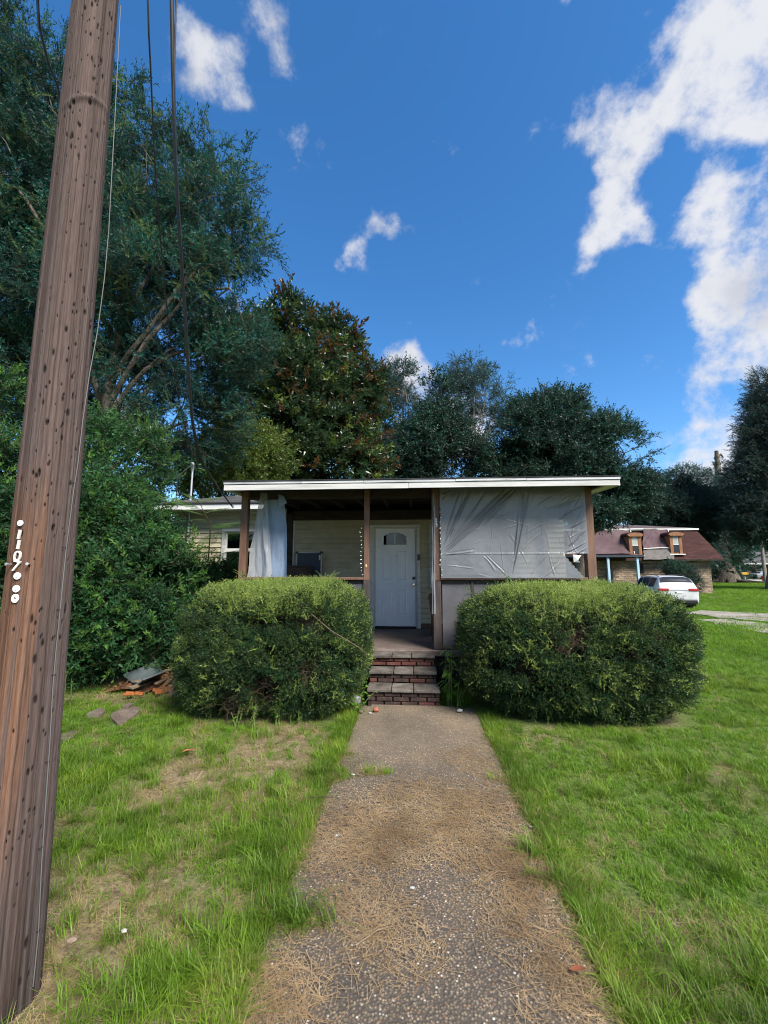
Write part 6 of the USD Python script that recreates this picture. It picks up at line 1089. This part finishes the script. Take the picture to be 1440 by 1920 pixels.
# grey trough lid
q = [P(230, 1265, 5.95), P(290, 1241, 6.1), P(309, 1259, 5.75), P(268, 1275, 5.55)]; t2 = thing('plastic_tub', 'dirty grey green plastic tub tipped over behind the debris heap', 'plastic tub', tuple(q[0] * [1, 1, 0]), world=True); nrm = unit(np.cross(q[1] - q[0], q[3] - q[0])); nrm *= np.sign(nrm[2])
g = np.zeros((12, 9, 3))
for i, u in enumerate(np.linspace(0, 1, 12)):
    for j, v in enumerate(np.linspace(0, 1, 9)): g[i, j] = (q[0] * (1 - u) + q[1] * u) * (1 - v) + (q[3] * (1 - u) + q[2] * u) * v - nrm * .10 * math.sin(math.pi * v) * (1 - .3 * u)
mb = MB(); mb.grid(g); mb.grid((g - nrm * .012)[::-1]); obj('shell', mb, M['tub_grey'], t2, True); rim = [q[0], q[1], (q[1] + q[2]) / 2 - nrm * .08, q[2], q[3], q[0]]; obj('rim', MB().tube([q[1], (q[1] + q[2]) / 2 - nrm * .10, q[2], q[3]], .013, 7), M['tub_grey'], t2, 60)
# ------------------------------------------------------------------ scraps on the path
def scrap(name, label, px, py, size, m_, cat, seed, z=.03, flat=.35):
    r = np.random.default_rng(seed); t = trimesh.creation.icosphere(2); v = np.array(t.vertices); v *= (1 + .8 * (meshkit.fbm(v * 1.7 + seed, 2, seed)[:, None] - .5)); v *= [size, size * .7, size * flat]; c = G(px, py, z); t.vertices = v + c; return tag(obj(name, t, M[m_], None, 40), label, cat)
plain('terracotta', (.27, .09, .045), .7, .3); plain('paper', (.32, .31, .29), .8, .1); plain('paper_blue', (.45, .50, .58), .6, .3)
scrap('brick_shard', 'orange brick shard at the left end of the path below the steps', 705, 1331, .035, 'terracotta', 'brick shard', 1, .045, .8); scrap('paper_scrap', 'white crumpled scrap beside the orange brick shard', 694, 1337, 0.020, 'paper', 'paper scrap', 2); scrap('paper_scrap', 'pale crumpled cup at the foot of the right hedge', 862, 1332, 0.034, 'paper', 'paper scrap', 3, .05, .5); scrap('stone_chip', 'tan stone chip at the left edge of the path near the steps', 677, 1334, 0.024, 'flagstone', 'stone', 4, .04, .7)
scrap('plastic_scrap', 'clear plastic scrap caught in the weeds left of the steps', 668, 1312, .06, 'milky_plastic', 'plastic scrap', 5, .08, .8); scrap('stone_chip', 'white chip on the left edge of the path beside the green tuft', 662, 1452, 0.015, 'paper', 'stone', 6); scrap('paper_scrap', 'bluish white scrap on the left of the path', 633, 1566, 0.015, 'paper_blue', 'paper scrap', 7, .028, .2); scrap('paper_scrap', 'white scrap at the right edge of the path in the straw', 995, 1550, 0.011, 'paper', 'paper scrap', 8)
scrap('stone_chip', 'pale round chip in the middle of the path', 773, 1664, 0.012, 'paper', 'stone', 9, .026, .3); scrap('paper_scrap', 'white scrap lying in the left lawn', 232, 1745, .013, 'paper', 'paper scrap', 10, .05, .5); scrap('dead_leaf', 'tan dead leaf beside the pole in the left lawn', 135, 1762, .022, 'old_wood', 'leaf', 11, .05, .3); scrap('dead_leaf', 'pale dead leaf lying in the right lawn', 1342, 1450, .022, 'old_wood', 'leaf', 12, .05, .3)
mb = MB(); c = G(1077, 1811, .04); leaf_into(mb, c - [.03, .015, 0], np.array([.9, -.5, .15]), np.array([0, 0, 1.0]), .075, .035, .5, -.3); tag(obj('dead_leaf', mb, M['terracotta'], None, True), 'curled rust brown dead leaf on the right edge of the path', 'leaf')
mb = MB(); leaf_into(mb, G(338, 1411, .06), np.array([.9, .6, .2]), np.array([0, 0, 1.0]), .13, .035, .4, .2); tag(obj('dead_leaf', mb, M['terracotta'], None, True), 'orange dead leaf in the left lawn before the left hedge', 'leaf')
for k, (a, b, lab) in enumerate((((915, 1645), (952, 1635), 'thin dry twig lying on the right of the path'), ((667, 1772), (745, 1735), 'pale dry stalk lying in the straw on the path'), ((575, 1495), (648, 1500), 'thin dark twig on the left edge of the path'), ((1095, 1885), (1150, 1912), 'pale dry stalk at the lower right edge of the path'))):
    p0, p1 = G(*a, .035), G(*b, .035); tag(obj('dry_twig', MB().tube([p0, (p0 + p1) / 2 + [0, .01, .012], p1], [.0035, .003, .0015], 5), M['old_wood'] if k != 2 else M['twig'], None, 60), lab, 'twig')
